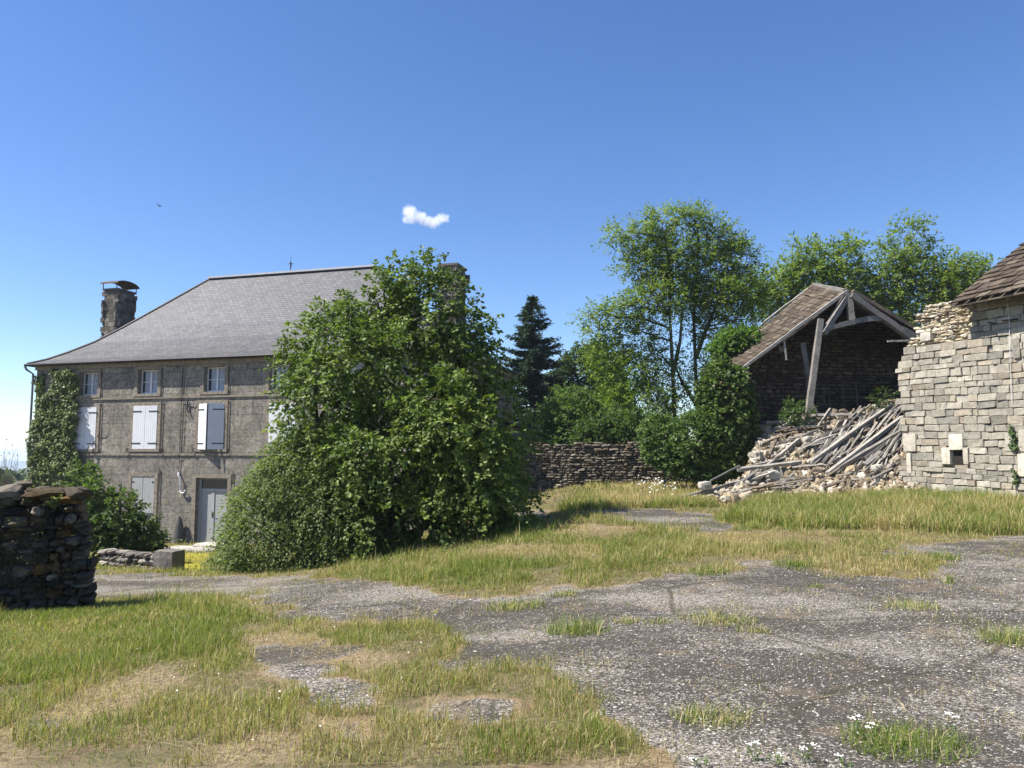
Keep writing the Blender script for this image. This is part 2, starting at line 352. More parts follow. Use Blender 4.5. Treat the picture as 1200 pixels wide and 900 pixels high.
def m_ground():
    t = NT('ground'); v = t.vec(); sp = t.n('ShaderNodeSeparateColor', {0: t.attr().outputs['Color']})
    bare, dry, mo = sp.outputs[0], sp.outputs[1], sp.outputs[2]
    n_l = t.noise(.45, t.mapped(v, (.8, 1.5, 1)), 5, .6); n_m = t.noise(3.2, v, 6, .7); n_f = t.noise(70, v, 3, .7); n_g = t.noise(22, v, 4, .7)
    vo = t.n('ShaderNodeTexVoronoi', {'Vector': v, 'Scale': 80., 'Randomness': 1.})
    vc = t.n('ShaderNodeSeparateColor', {0: vo.outputs['Color']})
    vo2 = t.n('ShaderNodeTexVoronoi', {'Vector': v, 'Scale': 30., 'Randomness': 1.}); vc2 = t.n('ShaderNodeSeparateColor', {0: vo2.outputs['Color']})
    # tarmac showing through, stone chippings lying over it in drifts
    amount = t.math('ADD', t.math('MULTIPLY', n_l, 2.1), t.math('MULTIPLY', n_m, .65))
    drift = t.ramp(amount, [(.88, 0.), (1.16, 1.)]) if False else t.n('ShaderNodeMapRange', {0: amount, 1: 1.25, 2: 1.58, 3: .06, 4: .74}).outputs[0]
    chip = t.math('LESS_THAN', vc.outputs[0], drift)
    chipc = t.ramp(vc.outputs[1], [(0, (.12, .104, .085)), (.5, (.235, .208, .172)), (.88, (.33, .30, .265)), (1, (.52, .48, .43))])
    big = t.math('MULTIPLY', t.math('LESS_THAN', vc2.outputs[0], t.math('MULTIPLY', drift, .05)), t.math('LESS_THAN', vo2.outputs['Distance'], .4))
    tar = t.mix(t.ramp(n_f, [(.35, 0.), (.7, 1.)]), (.045, .040, .034), (.095, .084, .07))
    a = t.mix(chip, tar, chipc); a = t.mix(big, a, (.42, .40, .37))
    a = t.mix(t.ramp(t.noise(1.4, v, 5, .7), [(.56, 0.), (.68, .6)]), a, (.22, .16, .10))
    ck = t.n('ShaderNodeTexVoronoi', {'Vector': t.n('ShaderNodeMix', {0: .12, 4: v, 5: t.n('ShaderNodeTexNoise', {'Vector': v, 'Scale': 1.5, 'Detail': 5.}).outputs['Color']}, data_type='VECTOR').outputs[1], 'Scale': .55}, feature='DISTANCE_TO_EDGE').outputs['Distance']
    a = t.mix(t.n('ShaderNodeMapRange', {0: ck, 1: .004, 2: .016, 3: .75, 4: 0.}).outputs[0], a, (.05, .045, .03))
    soil = t.mix(t.ramp(n_m, [(.35, 0.), (.65, 1.)]), (.085, .08, .035), (.19, .15, .085)); soil = t.mix(t.ramp(t.noise(1.9, v, 5, .7), [(.5, 0.), (.62, .6)]), soil, (.15, .09, .055))
    soil = t.mix(t.ramp(n_g, [(.4, 0.), (.7, .7)]), soil, (.055, .05, .028))
    straw = t.mix(t.ramp(t.math('ADD', t.math('MULTIPLY', n_g, .6), t.math('MULTIPLY', n_f, .4)), [(.42, 0.), (.58, 1.)]), (.10, .07, .042), (.30, .23, .14))
    g = t.mix(dry, soil, straw)
    edge = t.n('ShaderNodeMapRange', {0: t.math('ADD', bare, t.math('MULTIPLY', t.math('SUBTRACT', n_g, .5), 1.2)), 1: .35, 2: .65, 3: 0., 4: 1.}).outputs[0]
    fringe = t.math('MULTIPLY', t.math('MULTIPLY', bare, t.math('SUBTRACT', 1., bare)), 3.2)
    g = t.mix(fringe, g, (.24, .17, .10))
    c = t.mix(edge, g, a); c = t.mix(mo, c, t.mix(n_g, (.22, .23, .02), (.36, .27, .04)))
    h = t.math('ADD', t.math('MULTIPLY', t.math('MULTIPLY', vo.outputs['Distance'], -.6), bare), t.math('ADD', n_g, t.math('MULTIPLY', n_f, .5)))
    t.bsdf(c, .92, t.bump(h, .014), .2); return t.m
go = mb.build('ground', m_ground(), smooth=True, uv=False); go['kind'] = 'structure'; go['label'] = 'sloping yard of worn tarmac, gravel and rough grass'

# ------------------------------------------------------------------ grass blades
def blades(X, Y, H, W, C, lean=.62, flat=None, tipc=None):
    n = len(X); Z = ground(X, Y); az = rng.uniform(0, 2*np.pi, n); fa = rng.uniform(0, 2*np.pi, n)
    ln = np.abs(rng.normal(0, lean, n))+.05 if flat is None else flat
    dx, dy = np.cos(az)*H*ln, np.sin(az)*H*ln; wx, wy = np.cos(fa)*W/2, np.sin(fa)*W/2
    up = H/np.sqrt(1+ln**2)
    b = np.stack([X, Y, Z-.01], 1); mid = np.stack([X+dx*.35, Y+dy*.35, Z+up*.6], 1); tip = np.stack([X+dx, Y+dy, Z+up], 1)
    wv = np.stack([wx, wy, np.zeros(n)], 1)
    V = np.stack([b-wv, b+wv, mid+wv*.8, mid-wv*.8, tip], 1).reshape(-1, 3)
    k = np.arange(n)[:, None]*5
    Cc = np.repeat(C[:, None], 5, 1); Cc[:, 4] = C*1.12
    return V, k+np.array([[0, 1, 2, 3]]), k+np.array([[3, 2, 4]]), Cc.reshape(-1, 3)
GREEN = np.array([.135, .18, .036]); LIME = np.array([.215, .25, .055]); STRAW = np.array([.46, .38, .20]); OLIVE = np.array([.26, .24, .075]); RUSTY = np.array([.30, .19, .09])
# tall grass zones measured on the ground
TALL = [([(850, 612), (900, 578), (1000, 572), (1060, 560), (1400, 545), (1700, 610), (1300, 628), (1150, 628), (1050, 622), (930, 620)], .34, .35),
        ([(655, 600), (690, 570), (760, 560), (830, 560), (840, 595), (760, 596), (700, 596)], .30, .6),
        ([(0, 755), (0, 700), (110, 703), (175, 715), (210, 735), (150, 770), (60, 800), (-150, 830), (-200, 700)], .095, .05)]
GOLD = [[(1000, 598), (1060, 588), (1110, 600), (1080, 622), (1010, 624)], [(930, 575), (1010, 578), (1020, 600), (940, 592)], [(690, 580), (810, 560), (820, 590), (720, 598)], [(1110, 595), (1200, 590), (1200, 606), (1120, 606)]]
LUSH = [[(-300, 690), (240, 705), (330, 740), (240, 770), (120, 790), (-100, 850), (-300, 860)], [(380, 655), (700, 600), (900, 610), (1000, 640), (750, 665), (560, 690), (400, 680)], [(550, 860), (760, 850), (760, 900), (540, 930)], [(850, 612), (880, 590), (1000, 580), (1060, 560), (1400, 545), (1700, 610), (1300, 628), (1050, 622)]]
def grass_field(n, y0, y1, hbase, wbase, x0=None, x1=None, keepbare=.0):
    # even scatter over the ground between two distances
    Y = np.sqrt(rng.uniform(y0**2, y1**2, n)); half = Y*.70+2.0
    X = rng.uniform(-1, 1, n)*half
    Z = ground(X, Y); b, d, mo = masks(X, Y, Z); b2 = masks(X, Y, Z, 2.6)[0]; u, v = proj(X, Y, Z)
    cl = fbm(X*2.2, Y*2.2, 40, 3); cl2 = fbm(X*.7, Y*.7, 50, 3)
    lush = np.zeros(n)
    for q in LUSH: lush = np.maximum(lush, inpoly(u, v, q))
    gold = np.zeros(n)
    for q in GOLD: gold = np.maximum(gold, inpoly(u, v, q))
    pk = sstep(.20, .46, cl)*(1-.55*d)*(.65+.35*lush); pk = np.maximum(pk, .22)
    pk = np.where(b > .5, keepbare*(2.5*(cl > .6)+.6*(cl2 > .5))+.30*(b2 < .5)*(cl > .45), pk); pk = np.where(mo > .5, .15, pk)
    k = rng.uniform(0, 1, n) < pk
    X, Y, cl, cl2, d, lush, gold, u, v, b = [q[k] for q in (X, Y, cl, cl2, d, lush, gold, u, v, b)]
    n = len(X)
    H = hbase*.62*rng.gamma(3.2, .31, n)*(.55+1.1*sstep(.35, .7, cl))*(1+.35*lush)*(1-.4*d); H = np.where(b > .5, H*.6, H)
    tall = np.zeros(n)
    for q, h, g in TALL:
        m = inpoly(u, v, q); H = np.where(m, h*rng.uniform(.45, 1.2, n), H); tall = np.where(m, 1, tall)
    W = wbase*rng.uniform(.7, 1.3, n)*(1+.3*tall)
    ps = np.clip(.52+.9*(.5-cl2)+.5*d-.24*lush+.33*gold+.25*(fbm(X*5, Y*5, 71, 2)-.5)+.15*(b > .5), .06, .95)
    r = rng.uniform(0, 1, n); j = rng.uniform(.75, 1.25, n)[:, None]
    C = np.where((r < ps)[:, None], STRAW, np.where((r < ps+.2)[:, None], OLIVE, np.where((rng.uniform(0, 1, n) < .3)[:, None], LIME, GREEN)))*j
    C = np.where(((r < ps) & (rng.uniform(0, 1, n) < .3))[:, None], RUSTY*j, C)
    return X, Y, H, W, C
mb = MB()
for n, y0, y1, h, wd, kb in ((380000, 4.0, 8.0, .070, .0042, .02), (430000, 8.0, 14, .078, .0065, .02), (380000, 14, 24, .09, .010, .02), (110000, 24, 34, .12, .022, 0)):
    X, Y, H, W, C = grass_field(n, y0, y1, h, wd, keepbare=kb)
    V, Q, T, Cc = blades(X, Y, H, W, C)
    base = mb.n; mb.v.append(V); mb.c.append(Cc); mb.f4.append(Q+base); mb.f3.append(T+base); mb.n += len(V); mb.col = True
# extra density in the tall stands
for q, h, g in TALL[:2]:
    n = 120000; q = np.array(q); pts = []
    Y = np.sqrt(rng.uniform(14**2, 27**2, n)); X = rng.uniform(-.1, 1.0, n)*Y*1.0
    u, v = proj(X, Y, ground(X, Y)); m = inpoly(u, v, q) & (fbm(X*1.3, Y*1.3, 61, 3) > .36); X, Y, u, v = X[m], Y[m], u[m], v[m]; n = len(X)
    gold = np.zeros(n)
    for qq in GOLD: gold = np.maximum(gold, inpoly(u, v, qq))
    r = rng.uniform(0, 1, n); ps = np.clip(.08+.42*gold+(fbm(X*.8, Y*.8, 77, 3)-.5)*1.2, .03, .95)
    C = np.where((r < ps)[:, None], STRAW*np.array([1.05, 1, .9]), np.where((r < ps+.25)[:, None], LIME, GREEN))*rng.uniform(.7, 1.25, n)[:, None]
    near = sstep(9, 12, X)*sstep(14, 19, Y)
    V, Q, T, Cc = blades(X, Y, h*rng.uniform(.6, 1.35, n)*(.7+.5*near), rng.uniform(.008, .016, n), C, .3)
    base = mb.n; mb.v.append(V); mb.c.append(Cc); mb.f4.append(Q+base); mb.f3.append(T+base); mb.n += len(V)
g = mb.build('grass', M['grass'], uv=False); tag(g, 'rough patchy meadow grass, green mixed with dry straw, growing over the yard', 'grass', kind='stuff')
# fallen straw
n = 170000; Y = np.sqrt(rng.uniform(16, 240, n)); X = rng.uniform(-1, 1, n)*(Y*.7+1); b, d, mo = masks(X, Y)
k = rng.uniform(0, 1, n) < np.where(d > .5, .95, np.where(b > .5, .06, .2)); X, Y = X[k], Y[k]; n = len(X)
V, Q, T, Cc = blades(X, Y, rng.uniform(.03, .10, n), .002+.0005*Y, np.array([.42, .33, .20])*rng.uniform(.35, 1.25, n)[:, None], flat=rng.uniform(2.5, 9, n))
mb = MB(); mb.v = [V]; mb.c = [Cc]; mb.f4 = [Q]; mb.f3 = [T]; mb.n = len(V); mb.col = True
g = mb.build('dry_straw', M['grass'], uv=False); tag(g, 'fallen dry straw lying in bleached patches of the yard', 'straw', kind='stuff')
# loose chippings on the tarmac
n = 80000; Y = np.sqrt(rng.uniform(16, 12.5**2, n)); X = rng.uniform(-1, 1, n)*(Y*.7+1); b, d, mo = masks(X, Y)
k = (b > .5) & (rng.uniform(0, 1, n) < np.clip((fbm(X*.6, Y*.9, 3, 4)-.35)*3.2, .06, 1)); X, Y = X[k], Y[k]; n = len(X)
r_ = rng.gamma(4, .0012, n)+.002
oc = np.array([[1, 0, 0], [0, 1, 0], [-1, 0, 0], [0, -1, 0], [0, 0, .7], [0, 0, -.7]], float)
V = oc[None]*r_[:, None, None]*rng.uniform(.6, 1.3, (n, 6, 3)); an = rng.uniform(0, 6.28, n)[:, None]
V = np.stack([V[..., 0]*np.cos(an)-V[..., 1]*np.sin(an), V[..., 0]*np.sin(an)+V[..., 1]*np.cos(an), V[..., 2]], -1)+np.stack([X, Y, ground(X, Y)+r_*.35], 1)[:, None]
F = (np.arange(n)[:, None, None]*6+np.array([[0, 1, 4], [1, 2, 4], [2, 3, 4], [3, 0, 4], [1, 0, 5], [2, 1, 5], [3, 2, 5], [0, 3, 5]])[None]).reshape(-1, 3)
gc = (np.array([.36, .335, .29])*rng.choice([.35, .6, .8, 1.0, 1.4], n, p=[.25, .25, .25, .17, .08])[:, None])
mb = MB(); mb.add(V.reshape(-1, 3), F, np.repeat(gc, 6, 0)); g = mb.build('gravel', M['rubble'], uv=False); tag(g, 'loose grey and white chippings scattered over the old tarmac', 'gravel', kind='stuff')
#PART2
# ------------------------------------------------------------------ stones and walls
def _cube_tmpl(k=3):
    pts = {}; V = []; F = []
    def vid(p):
        key = tuple(np.round(p, 4))
        if key not in pts: pts[key] = len(V); V.append(p)
        return pts[key]
    L = np.linspace(-1, 1, k+1)
    for ax in range(3):
        for sg in (-1, 1):
            for i in range(k):
                for j in range(k):
                    q = []
                    for a, b in ((i, j), (i+1, j), (i+1, j+1), (i, j+1)):
                        p = [0, 0, 0]; p[ax] = sg; p[(ax+1) % 3] = L[a]; p[(ax+2) % 3] = L[b]; q.append(vid(p))
                    F.append(q if sg > 0 else q[::-1])
    return np.array(V, float), np.array(F)
TV, TF = _cube_tmpl(3); TB = np.where(np.abs(TV) < .5, np.sign(TV)*.87, TV)
def stones(ctr, half, ax, cols, mb, pw=7, jit=.06, tv=TV, tf=TF):
    """ctr N3, half N3, ax N33 (rows = local axes)"""
    N = len(ctr)
    if N == 0: return
    r = (np.abs(tv)**pw).sum(1)**(1/pw); base = tv/r[:, None]
    V = np.tile(base[None], (N, 1, 1))*(1+rng.normal(0, jit, (N, len(tv), 3)))
    sh = rng.normal(0, min(jit, .06), (N, 3, 3)); sh[:, 0, 1] = sh[:, 2, 1] = 0; V = V+np.einsum('nij,nvj->nvi', sh, V)   # shear a little so no two match
    V = V*half[:, None]; V = np.einsum('nvi,nij->nvj', V, ax)+ctr[:, None]
    F = (np.arange(N)[:, None, None]*len(tv)+tf[None]).reshape(-1, 4)
    mb.add(V.reshape(-1, 3), F, np.repeat(cols, len(tv), 0))
def palette(n, cols, p=None, j=.18):
    cols = np.array(cols); return cols[rng.choice(len(cols), n, p=p)]*rng.normal(1, j, (n, 1)).clip(.5, 1.6)
def coursed(mb, p0, p1, zb, zt, course, length, T, cols, keep=None, jit=.05, pw=9, proud=.02, wave=0, gap=.012, smax=None, tmpl=None):
    """coursed stone wall between p0 and p1; stones run through its thickness T; front faces to the right hand of p0->p1"""
    p0 = np.array(p0, float)[:2]; p1 = np.array(p1, float)[:2]; L = np.linalg.norm(p1-p0); a = (p1-p0)/L; n = np.array([a[1], -a[0]])
    zmin = min(zb(0), zb(L), zb(L/2))-.1; zmax = max(zt(s) for s in np.linspace(0, L, 30))
    z = zmin; C = []; H = []
    while z < zmax:
        h = rng.uniform(*course); s = -rng.uniform(0, length[1])
        while s < L:
            l = rng.uniform(*length); l0 = l
            if smax is not None:
                l = min(l, smax(z)-s)
                if l < .05: break
            c = s+l/2; zc = z+h/2+(math.sin(c*.7+1.3)*wave if wave else 0)
            hh = h*rng.uniform(.88, 1.04)
            if -.02 < c < L+.02 and zc < zt(min(max(c, 0), L)) and zc+h > zb(min(max(c, 0), L))-.15 and (keep is None or keep(c, zc)):
                C.append((c, zc)); H.append((l/2-gap/2, hh/2-gap/2))
            s += l
        z += h
    C = np.array(C); H = np.array(H); N = len(C)
    off = rng.normal(0, proud, N)
    ctr = np.stack([p0[0]+a[0]*C[:, 0]-n[0]*(T/2-off), p0[1]+a[1]*C[:, 0]-n[1]*(T/2-off), C[:, 1]], 1)
    ax = np.tile(np.array([[a[0], a[1], 0], [n[0], n[1], 0], [0, 0, 1]])[None], (N, 1, 1))
    th = rng.normal(0, .02, N); c_, s_ = np.cos(th), np.sin(th)
    A0 = ax[:, 0]*c_[:, None]+ax[:, 2]*s_[:, None]; A2 = ax[:, 2]*c_[:, None]-ax[:, 0]*s_[:, None]; ax = np.stack([A0, ax[:, 1], A2], 1)
    stones(ctr, np.stack([H[:, 0], np.full(N, T/2), H[:, 1]], 1), ax, cols(N, C), mb, pw, jit, TV if tmpl is None else tmpl)
    return C
def core(mb, p0, p1, zb, zt, T, inset, col, keepmin=None, n=24):
    p0 = np.array(p0, float)[:2]; p1 = np.array(p1, float)[:2]; L = np.linalg.norm(p1-p0); a = (p1-p0)/L; nn = np.array([a[1], -a[0]])
    for i in range(n):
        s0, s1 = L*i/n, L*(i+1)/n; sm = (s0+s1)/2; t = min(zt(s0), zt(s1))-inset
        if keepmin is not None: t = min(t, keepmin(s0), keepmin(s1))
        b = min(zb(s0), zb(s1))-.3
        if t <= b+.1: continue
        if i == 0: s0 += inset
        if i == n-1: s1 -= inset
        o = p0+a*s0-nn*(T-inset)
        mb.box([o[0], o[1], b], [a[0]*(s1-s0), a[1]*(s1-s0), 0], [nn[0]*(T-2*inset), nn[1]*(T-2*inset), 0], [0, 0, t-b], col)

# ---- near dry-stone wall, at the left edge, in its own shade
c0 = G(104, 716); pA = np.array([c0[0]-6.2, c0[1]-2.5]); pB = np.array([c0[0]+.02, c0[1]])
LW = np.linalg.norm(pB-pA); ztop = 1.6-.40
zb = lambda s: gz(pA[0]+(pB[0]-pA[0])*s/LW, pA[1]+(pB[1]-pA[1])*s/LW)
zt = lambda s: ztop-.08+.05*math.sin(s*2.1)-.13*float(sstep(LW-.55, LW, s))
keepA = lambda s, z: s < LW-.17*max(0, (z-zb(LW))/1.5)-.02
def colA(N, C):  # mossy stone tones, darkened to deepen the shade on this wall
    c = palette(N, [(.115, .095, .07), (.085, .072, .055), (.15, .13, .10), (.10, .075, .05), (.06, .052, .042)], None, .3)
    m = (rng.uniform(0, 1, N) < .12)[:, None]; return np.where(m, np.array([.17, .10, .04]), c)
t = thing('dry_stone_wall', 'dark rough dry stone wall with mossy cap stones, in shade at the left edge of the yard', 'wall', [pB[0]-1, pB[1], zb(LW-1)])
mb = MB(); coursed(mb, pA, pB, zb, lambda s: zt(s)-.14, (.055, .15), (.07, .30), .62, colA, None, .15, 4.5, .05, .06, .002, lambda z: LW+.03-.22*max(0, (z-zb(LW))/1.5)**1.5+rng.uniform(-.06, .05))
core(mb, pA, pB, zb, lambda s: zt(s)-.16, .62, .095, (.045, .038, .03), lambda s: 99 if s < LW-.3 else -9)
mb.build('wall_body', M['stone'], t)
mb = MB(); s = 0.1; C = []; H = []
while s < LW-.3:
    l = min(rng.uniform(.3, .6), LW-.1-s); C.append((s+l/2, zt(s)-.06+rng.normal(0, .025))); H.append((l/2, rng.uniform(.075, .12))); s += l*.95
C = np.array(C); H = np.array(H); N = len(C); a = (pB-pA)/LW; nn = np.array([a[1], -a[0]])
ctr = np.stack([pA[0]+a[0]*C[:, 0]-nn[0]*.31, pA[1]+a[1]*C[:, 0]-nn[1]*.31, C[:, 1]], 1); ax = np.tile(np.array([[a[0], a[1], 0], [nn[0], nn[1], 0], [0, 0, 1]])[None], (N, 1, 1))
stones(ctr, np.stack([H[:, 0], rng.uniform(.28, .38, N), H[:, 1]], 1), ax, palette(N, [(.12, .08, .035), (.085, .07, .048), (.15, .13, .10), (.09, .065, .035)]), mb, 3.2, .14)
k = rng.integers(0, N, 26); k = k[C[k, 0] < LW-.6]; nk = len(k); stones(ctr[k]+rng.normal(0, .16, (nk, 3))*[1, 1, .2]+[0, 0, .09], rng.uniform(.06, .16, (nk, 3))*[1.3, 1, .6], ax[k], palette(nk, [(.15, .105, .045), (.13, .11, .08)]), mb, 2.8, .1)
mb.build('cap_stones', M['stone'], t)

# ------------------------------------------------------------------ leaves
def add_leaves(mb, p, nrm, axs, ln, wd, col):
    n = len(p); axs = axs/(np.linalg.norm(axs, axis=1)[:, None]+1e-9); sd = np.cross(nrm, axs); sd /= np.linalg.norm(sd, axis=1)[:, None]+1e-9; nn = np.cross(axs, sd)
    ln = np.broadcast_to(ln, n)[:, None]; wd = np.broadcast_to(wd, n)[:, None]
    V = np.stack([p, p+axs*ln*.45+sd*wd*.5-nn*wd*.12, p+axs*ln, p+axs*ln*.45-sd*wd*.5-nn*wd*.12], 1).reshape(-1, 3)
    F = (np.arange(n)[:, None, None]*4+np.array([[0, 1, 2], [0, 2, 3]])[None]).reshape(-1, 3)
    mb.add(V, F, np.repeat(col, 4, 0))
def rnd3(n): q = rng.normal(size=(n, 3)); return q/np.linalg.norm(q, axis=1)[:, None]
def spray_points(lobes, n, shell=.42, inner=.55):
    lobes = np.asarray(lobes, float); w = (lobes[:, 3]*lobes[:, 5])+(lobes[:, 3]*lobes[:, 4]); w /= w.sum()
    k = rng.choice(len(lobes), int(n*2.2), p=w); d = rnd3(len(k)); rad = rng.uniform(shell, 1, len(k))**.6
    c = lobes[k, :3]; r = lobes[k, 3:]; p = c+d*r*rad[:, None]
    best = np.full(len(k), 9.)
    for L in lobes: best = np.minimum(best, np.linalg.norm((p-L[:3])/L[3:], axis=1))
    out = d/r; out /= np.linalg.norm(out, axis=1)[:, None]
    m = np.where(best > inner)[0][:n]; return p[m], out[m], k[m]
def crown(mb, lobes, n, per, ln, wd, cols, L=.4, droop=.3, upb=.25, shell=.42, inner=.55, jl=.25, flat=.5, clump=0, gap=0, side=.5, lean=1.):
    o, out, k = spray_points(lobes, n, shell, inner)
    if clump:
        q = o*clump; c = (np.sin(q[:, 0]*2.1+q[:, 2])*np.sin(q[:, 1]*1.9+1+q[:, 0]*.7)*np.sin(q[:, 2]*2.3+2)+rng.normal(0, .12, len(o))); m = c > gap; o, out, k = o[m], out[m], k[m]
    n = len(o); d = out*lean+rng.normal(0, .45, (n, 3)); d[:, 2] += upb; d /= np.linalg.norm(d, axis=1)[:, None]
    t = np.linspace(.08, 1, per)[None, :, None]; Ls = L*rng.uniform(.6, 1.35, (n, 1, 1))
    p = o[:, None]+d[:, None]*t*Ls; p[..., 2] -= (t[..., 0]**2)*Ls[..., 0]*droop
    s = np.cross(d, [0, 0, 1.]); s /= np.linalg.norm(s, axis=1)[:, None]+1e-9
    sg = np.where(np.arange(per) % 2, 1, -1)[None, :, None]
    axs = s[:, None]*sg*side+d[:, None]*.6+rng.normal(0, jl, (n, per, 3)); axs[..., 2] -= droop*.8
    nr = np.array([0, 0, 1.])*flat+out[:, None]*.45*(1-flat*.5)+rng.normal(0, .38, (n, per, 3))
    cc = palette(n, cols, None, .12)[:, None]*rng.uniform(.82, 1.2, (n, per, 1))
    sz = rng.uniform(.7, 1.25, n*per)
    add_leaves(mb, p.reshape(-1, 3)+rng.normal(0, ln*.25, (n*per, 3)), nr.reshape(-1, 3), axs.reshape(-1, 3), ln*sz, wd*sz, cc.reshape(-1, 3))
    return o, k
def curve(p, q, sag, n=6, wob=.04):
    p = np.array(p, float); q = np.array(q, float); t = np.linspace(0, 1, n)[:, None]; L = np.linalg.norm(q-p)
    r = p+(q-p)*t; r[:, 2] += (np.sin(t[:, 0]*np.pi))*sag*L; r[1:-1] += rng.normal(0, wob*L, (n-2, 3))*.5; return r
def tree(name, label, cat, base, lobes, stems, leaf, mat, bark='bark', group=None, tr=.12, twigs=80, trunk_name='trunk', limb_from=.45, **kw):
    t = thing(name, label, cat, base, group); mb = MB()
    o, k = crown(mb, lobes, mat=None, **leaf) if False else crown(mb, lobes, **leaf)
    mb.build('crown', M[mat], t, uv=False)
    b = MB(); lob = np.asarray(lobes); used = []
    for st in stems:
        st = np.array(st, float); b.tube(st, np.linspace(tr, tr*.35, len(st)), 8, cap=False); used.append(st)
    allp = np.vstack([np.vstack([s_[i]+(s_[i+1]-s_[i])*f for i in range(len(s_)-1) for f in (0, .25, .5, .75)]) for s_ in used])
    limbs = []
    for L in lob:
        c = L[:3]; cand = allp[(allp[:, 2] < c[2]-.15*L[5])] if (allp[:, 2] < c[2]-.15*L[5]).any() else allp[:1]
        dd = np.linalg.norm((cand-c)*[1, 1, .75], axis=1); s0 = cand[dd.argmin()]
        cv = curve(s0, c+np.array([0, 0, L[5]*.35]), .06, 7); limbs.append(cv); b.tube(cv, np.linspace(tr*.42, tr*.1, 7), 5, cap=False)
    if twigs:
        for i in rng.choice(len(o), min(twigs, len(o)), replace=False):
            lc = limbs[k[i]]; dd = np.linalg.norm(lc-o[i], axis=1); j = max(0, dd.argmin()-1)
            b.tube(curve(lc[j], o[i], .08, 5, .05), np.linspace(tr*.14, tr*.05, 5), 4, cap=False)
    b.build(trunk_name, M[bark], t, smooth=True, uv=False)
    return t
def LB(Y, items, dz=None):    # lobes measured in the photograph, given real places and sizes
    r = []
    for it in items:
        px, py, rx, ry = it[:4]; dy = it[4] if len(it) > 4 else 0; Yc = Y+dy; c = P(px, py, Yc); s_ = Yc/FOC
        rd = it[5] if len(it) > 5 else min(rx, ry)*1.05
        r.append((c[0], c[1], c[2], rx*s_, rd*s_, ry*s_))
    return r

# ------------------------------------------------------------------ the big house
ANG = R(74); f = np.array([math.sin(ANG), -math.cos(ANG), 0]); nin = np.array([math.cos(ANG), math.sin(ANG), 0]); UP = np.array([0, 0, 1.])
HP = P(240, 637, 33); HP[2] = 0
def H(t, q, z): return HP+f*t+nin*q+UP*z
T0, T1, QD = -9.5, 10.75, 10.0; ZG = -2.7; ZE = 5.62
house = thing('stone_house', 'long grey stone house with white shutters and slate hip roof, half hidden by a tree', 'house', H(0, 0, -2.25))
ATT = [(-6.98, -5.98, 4.18, 5.24), (-3.78, -2.72, 4.18, 5.26), (-.32, .72, 4.20, 5.28), (2.9, 3.95, 4.2, 5.28), (6.3, 7.3, 4.2, 5.28)]
SHU = [(-7.2, -5.95, 1.74, 3.63), (-3.93, -2.66, 1.75, 3.65), (-.5, .75, 1.74, 3.68), (2.95, 4.2, 1.74, 3.65), (6.2, 7.45, 1.74, 3.65)]
GRW = [(-3.9, -2.68, -1.3, .55)]; DOOR = (-.54, 1.03, -2.24, .51)
ops = ATT+SHU+GRW+[DOOR]
mb = MB()
ts = sorted(set([T0, T1]+[o[0] for o in ops]+[o[1] for o in ops])); zs = sorted(set([ZG, ZE]+[o[2] for o in ops]+[o[3] for o in ops]))
def inop(t, z): return any(o[0] < t < o[1] and o[2] < z < o[3] for o in ops)
for i in range(len(ts)-1):
    for j in range(len(zs)-1):
        if not inop((ts[i]+ts[i+1])/2, (zs[j]+zs[j+1])/2): mb.quad(H(ts[i], 0, zs[j]), H(ts[i+1], 0, zs[j]), H(ts[i+1], 0, zs[j+1]), H(ts[i], 0, zs[j+1]))
RD = .24
for (a, b, c, d) in ops:
    mb.quad(H(a, 0, c), H(a, 0, d), H(a, RD, d), H(a, RD, c)); mb.quad(H(b, RD, c), H(b, RD, d), H(b, 0, d), H(b, 0, c))
    mb.quad(H(a, 0, c), H(a, RD, c), H(b, RD, c), H(b, 0, c)); mb.quad(H(a, RD, d), H(a, 0, d), H(b, 0, d), H(b, RD, d))
mb.quad(H(T1, 0, ZG), H(T1, QD, ZG), H(T1, QD, ZE), H(T1, 0, ZE)); mb.quad(H(T0, QD, ZG), H(T0, 0, ZG), H(T0, 0, ZE), H(T0, QD, ZE)); mb.quad(H(T1, QD, ZG), H(T0, QD, ZG), H(T0, QD, ZE), H(T1, QD, ZE))
mb.build('wall', M['facade'], house)
# string courses, frames of dressed stone round the openings, cornice
mb = MB()
for z, h, pr in ((3.95, .08, .045), (1.46, .08, .045), (5.40, .20, .09)): mb.box(H(T0-.03, -pr, z), f*(T1-T0+.06), nin*(pr-.003), UP*h)
for z, h, pr in ((5.36, .24, .2),): mb.box(H(T1+.003, -.05, z), f*pr, nin*(QD+.1), UP*h)
mb.build('string_course', M['trim'], house)
for (a, b, c, d) in ops:
    fw = .17; pr = .022; mb = MB()
    mb.box(H(a-fw, -pr, c), f*fw, nin*(pr-.002), UP*(d-c)); mb.box(H(b, -pr, c), f*fw, nin*(pr-.002), UP*(d-c))
    mb.box(H(a-fw, -pr, d), f*(b-a+2*fw), nin*(pr-.002), UP*.16)
    if c > -2: mb.box(H(a-fw-.03, -pr-.04, c-.12), f*(b-a+2*fw+.06), nin*(pr+.038), UP*.118)
    mb.build('window_surround' if c > -2 else 'door_surround', M['trim'], house)
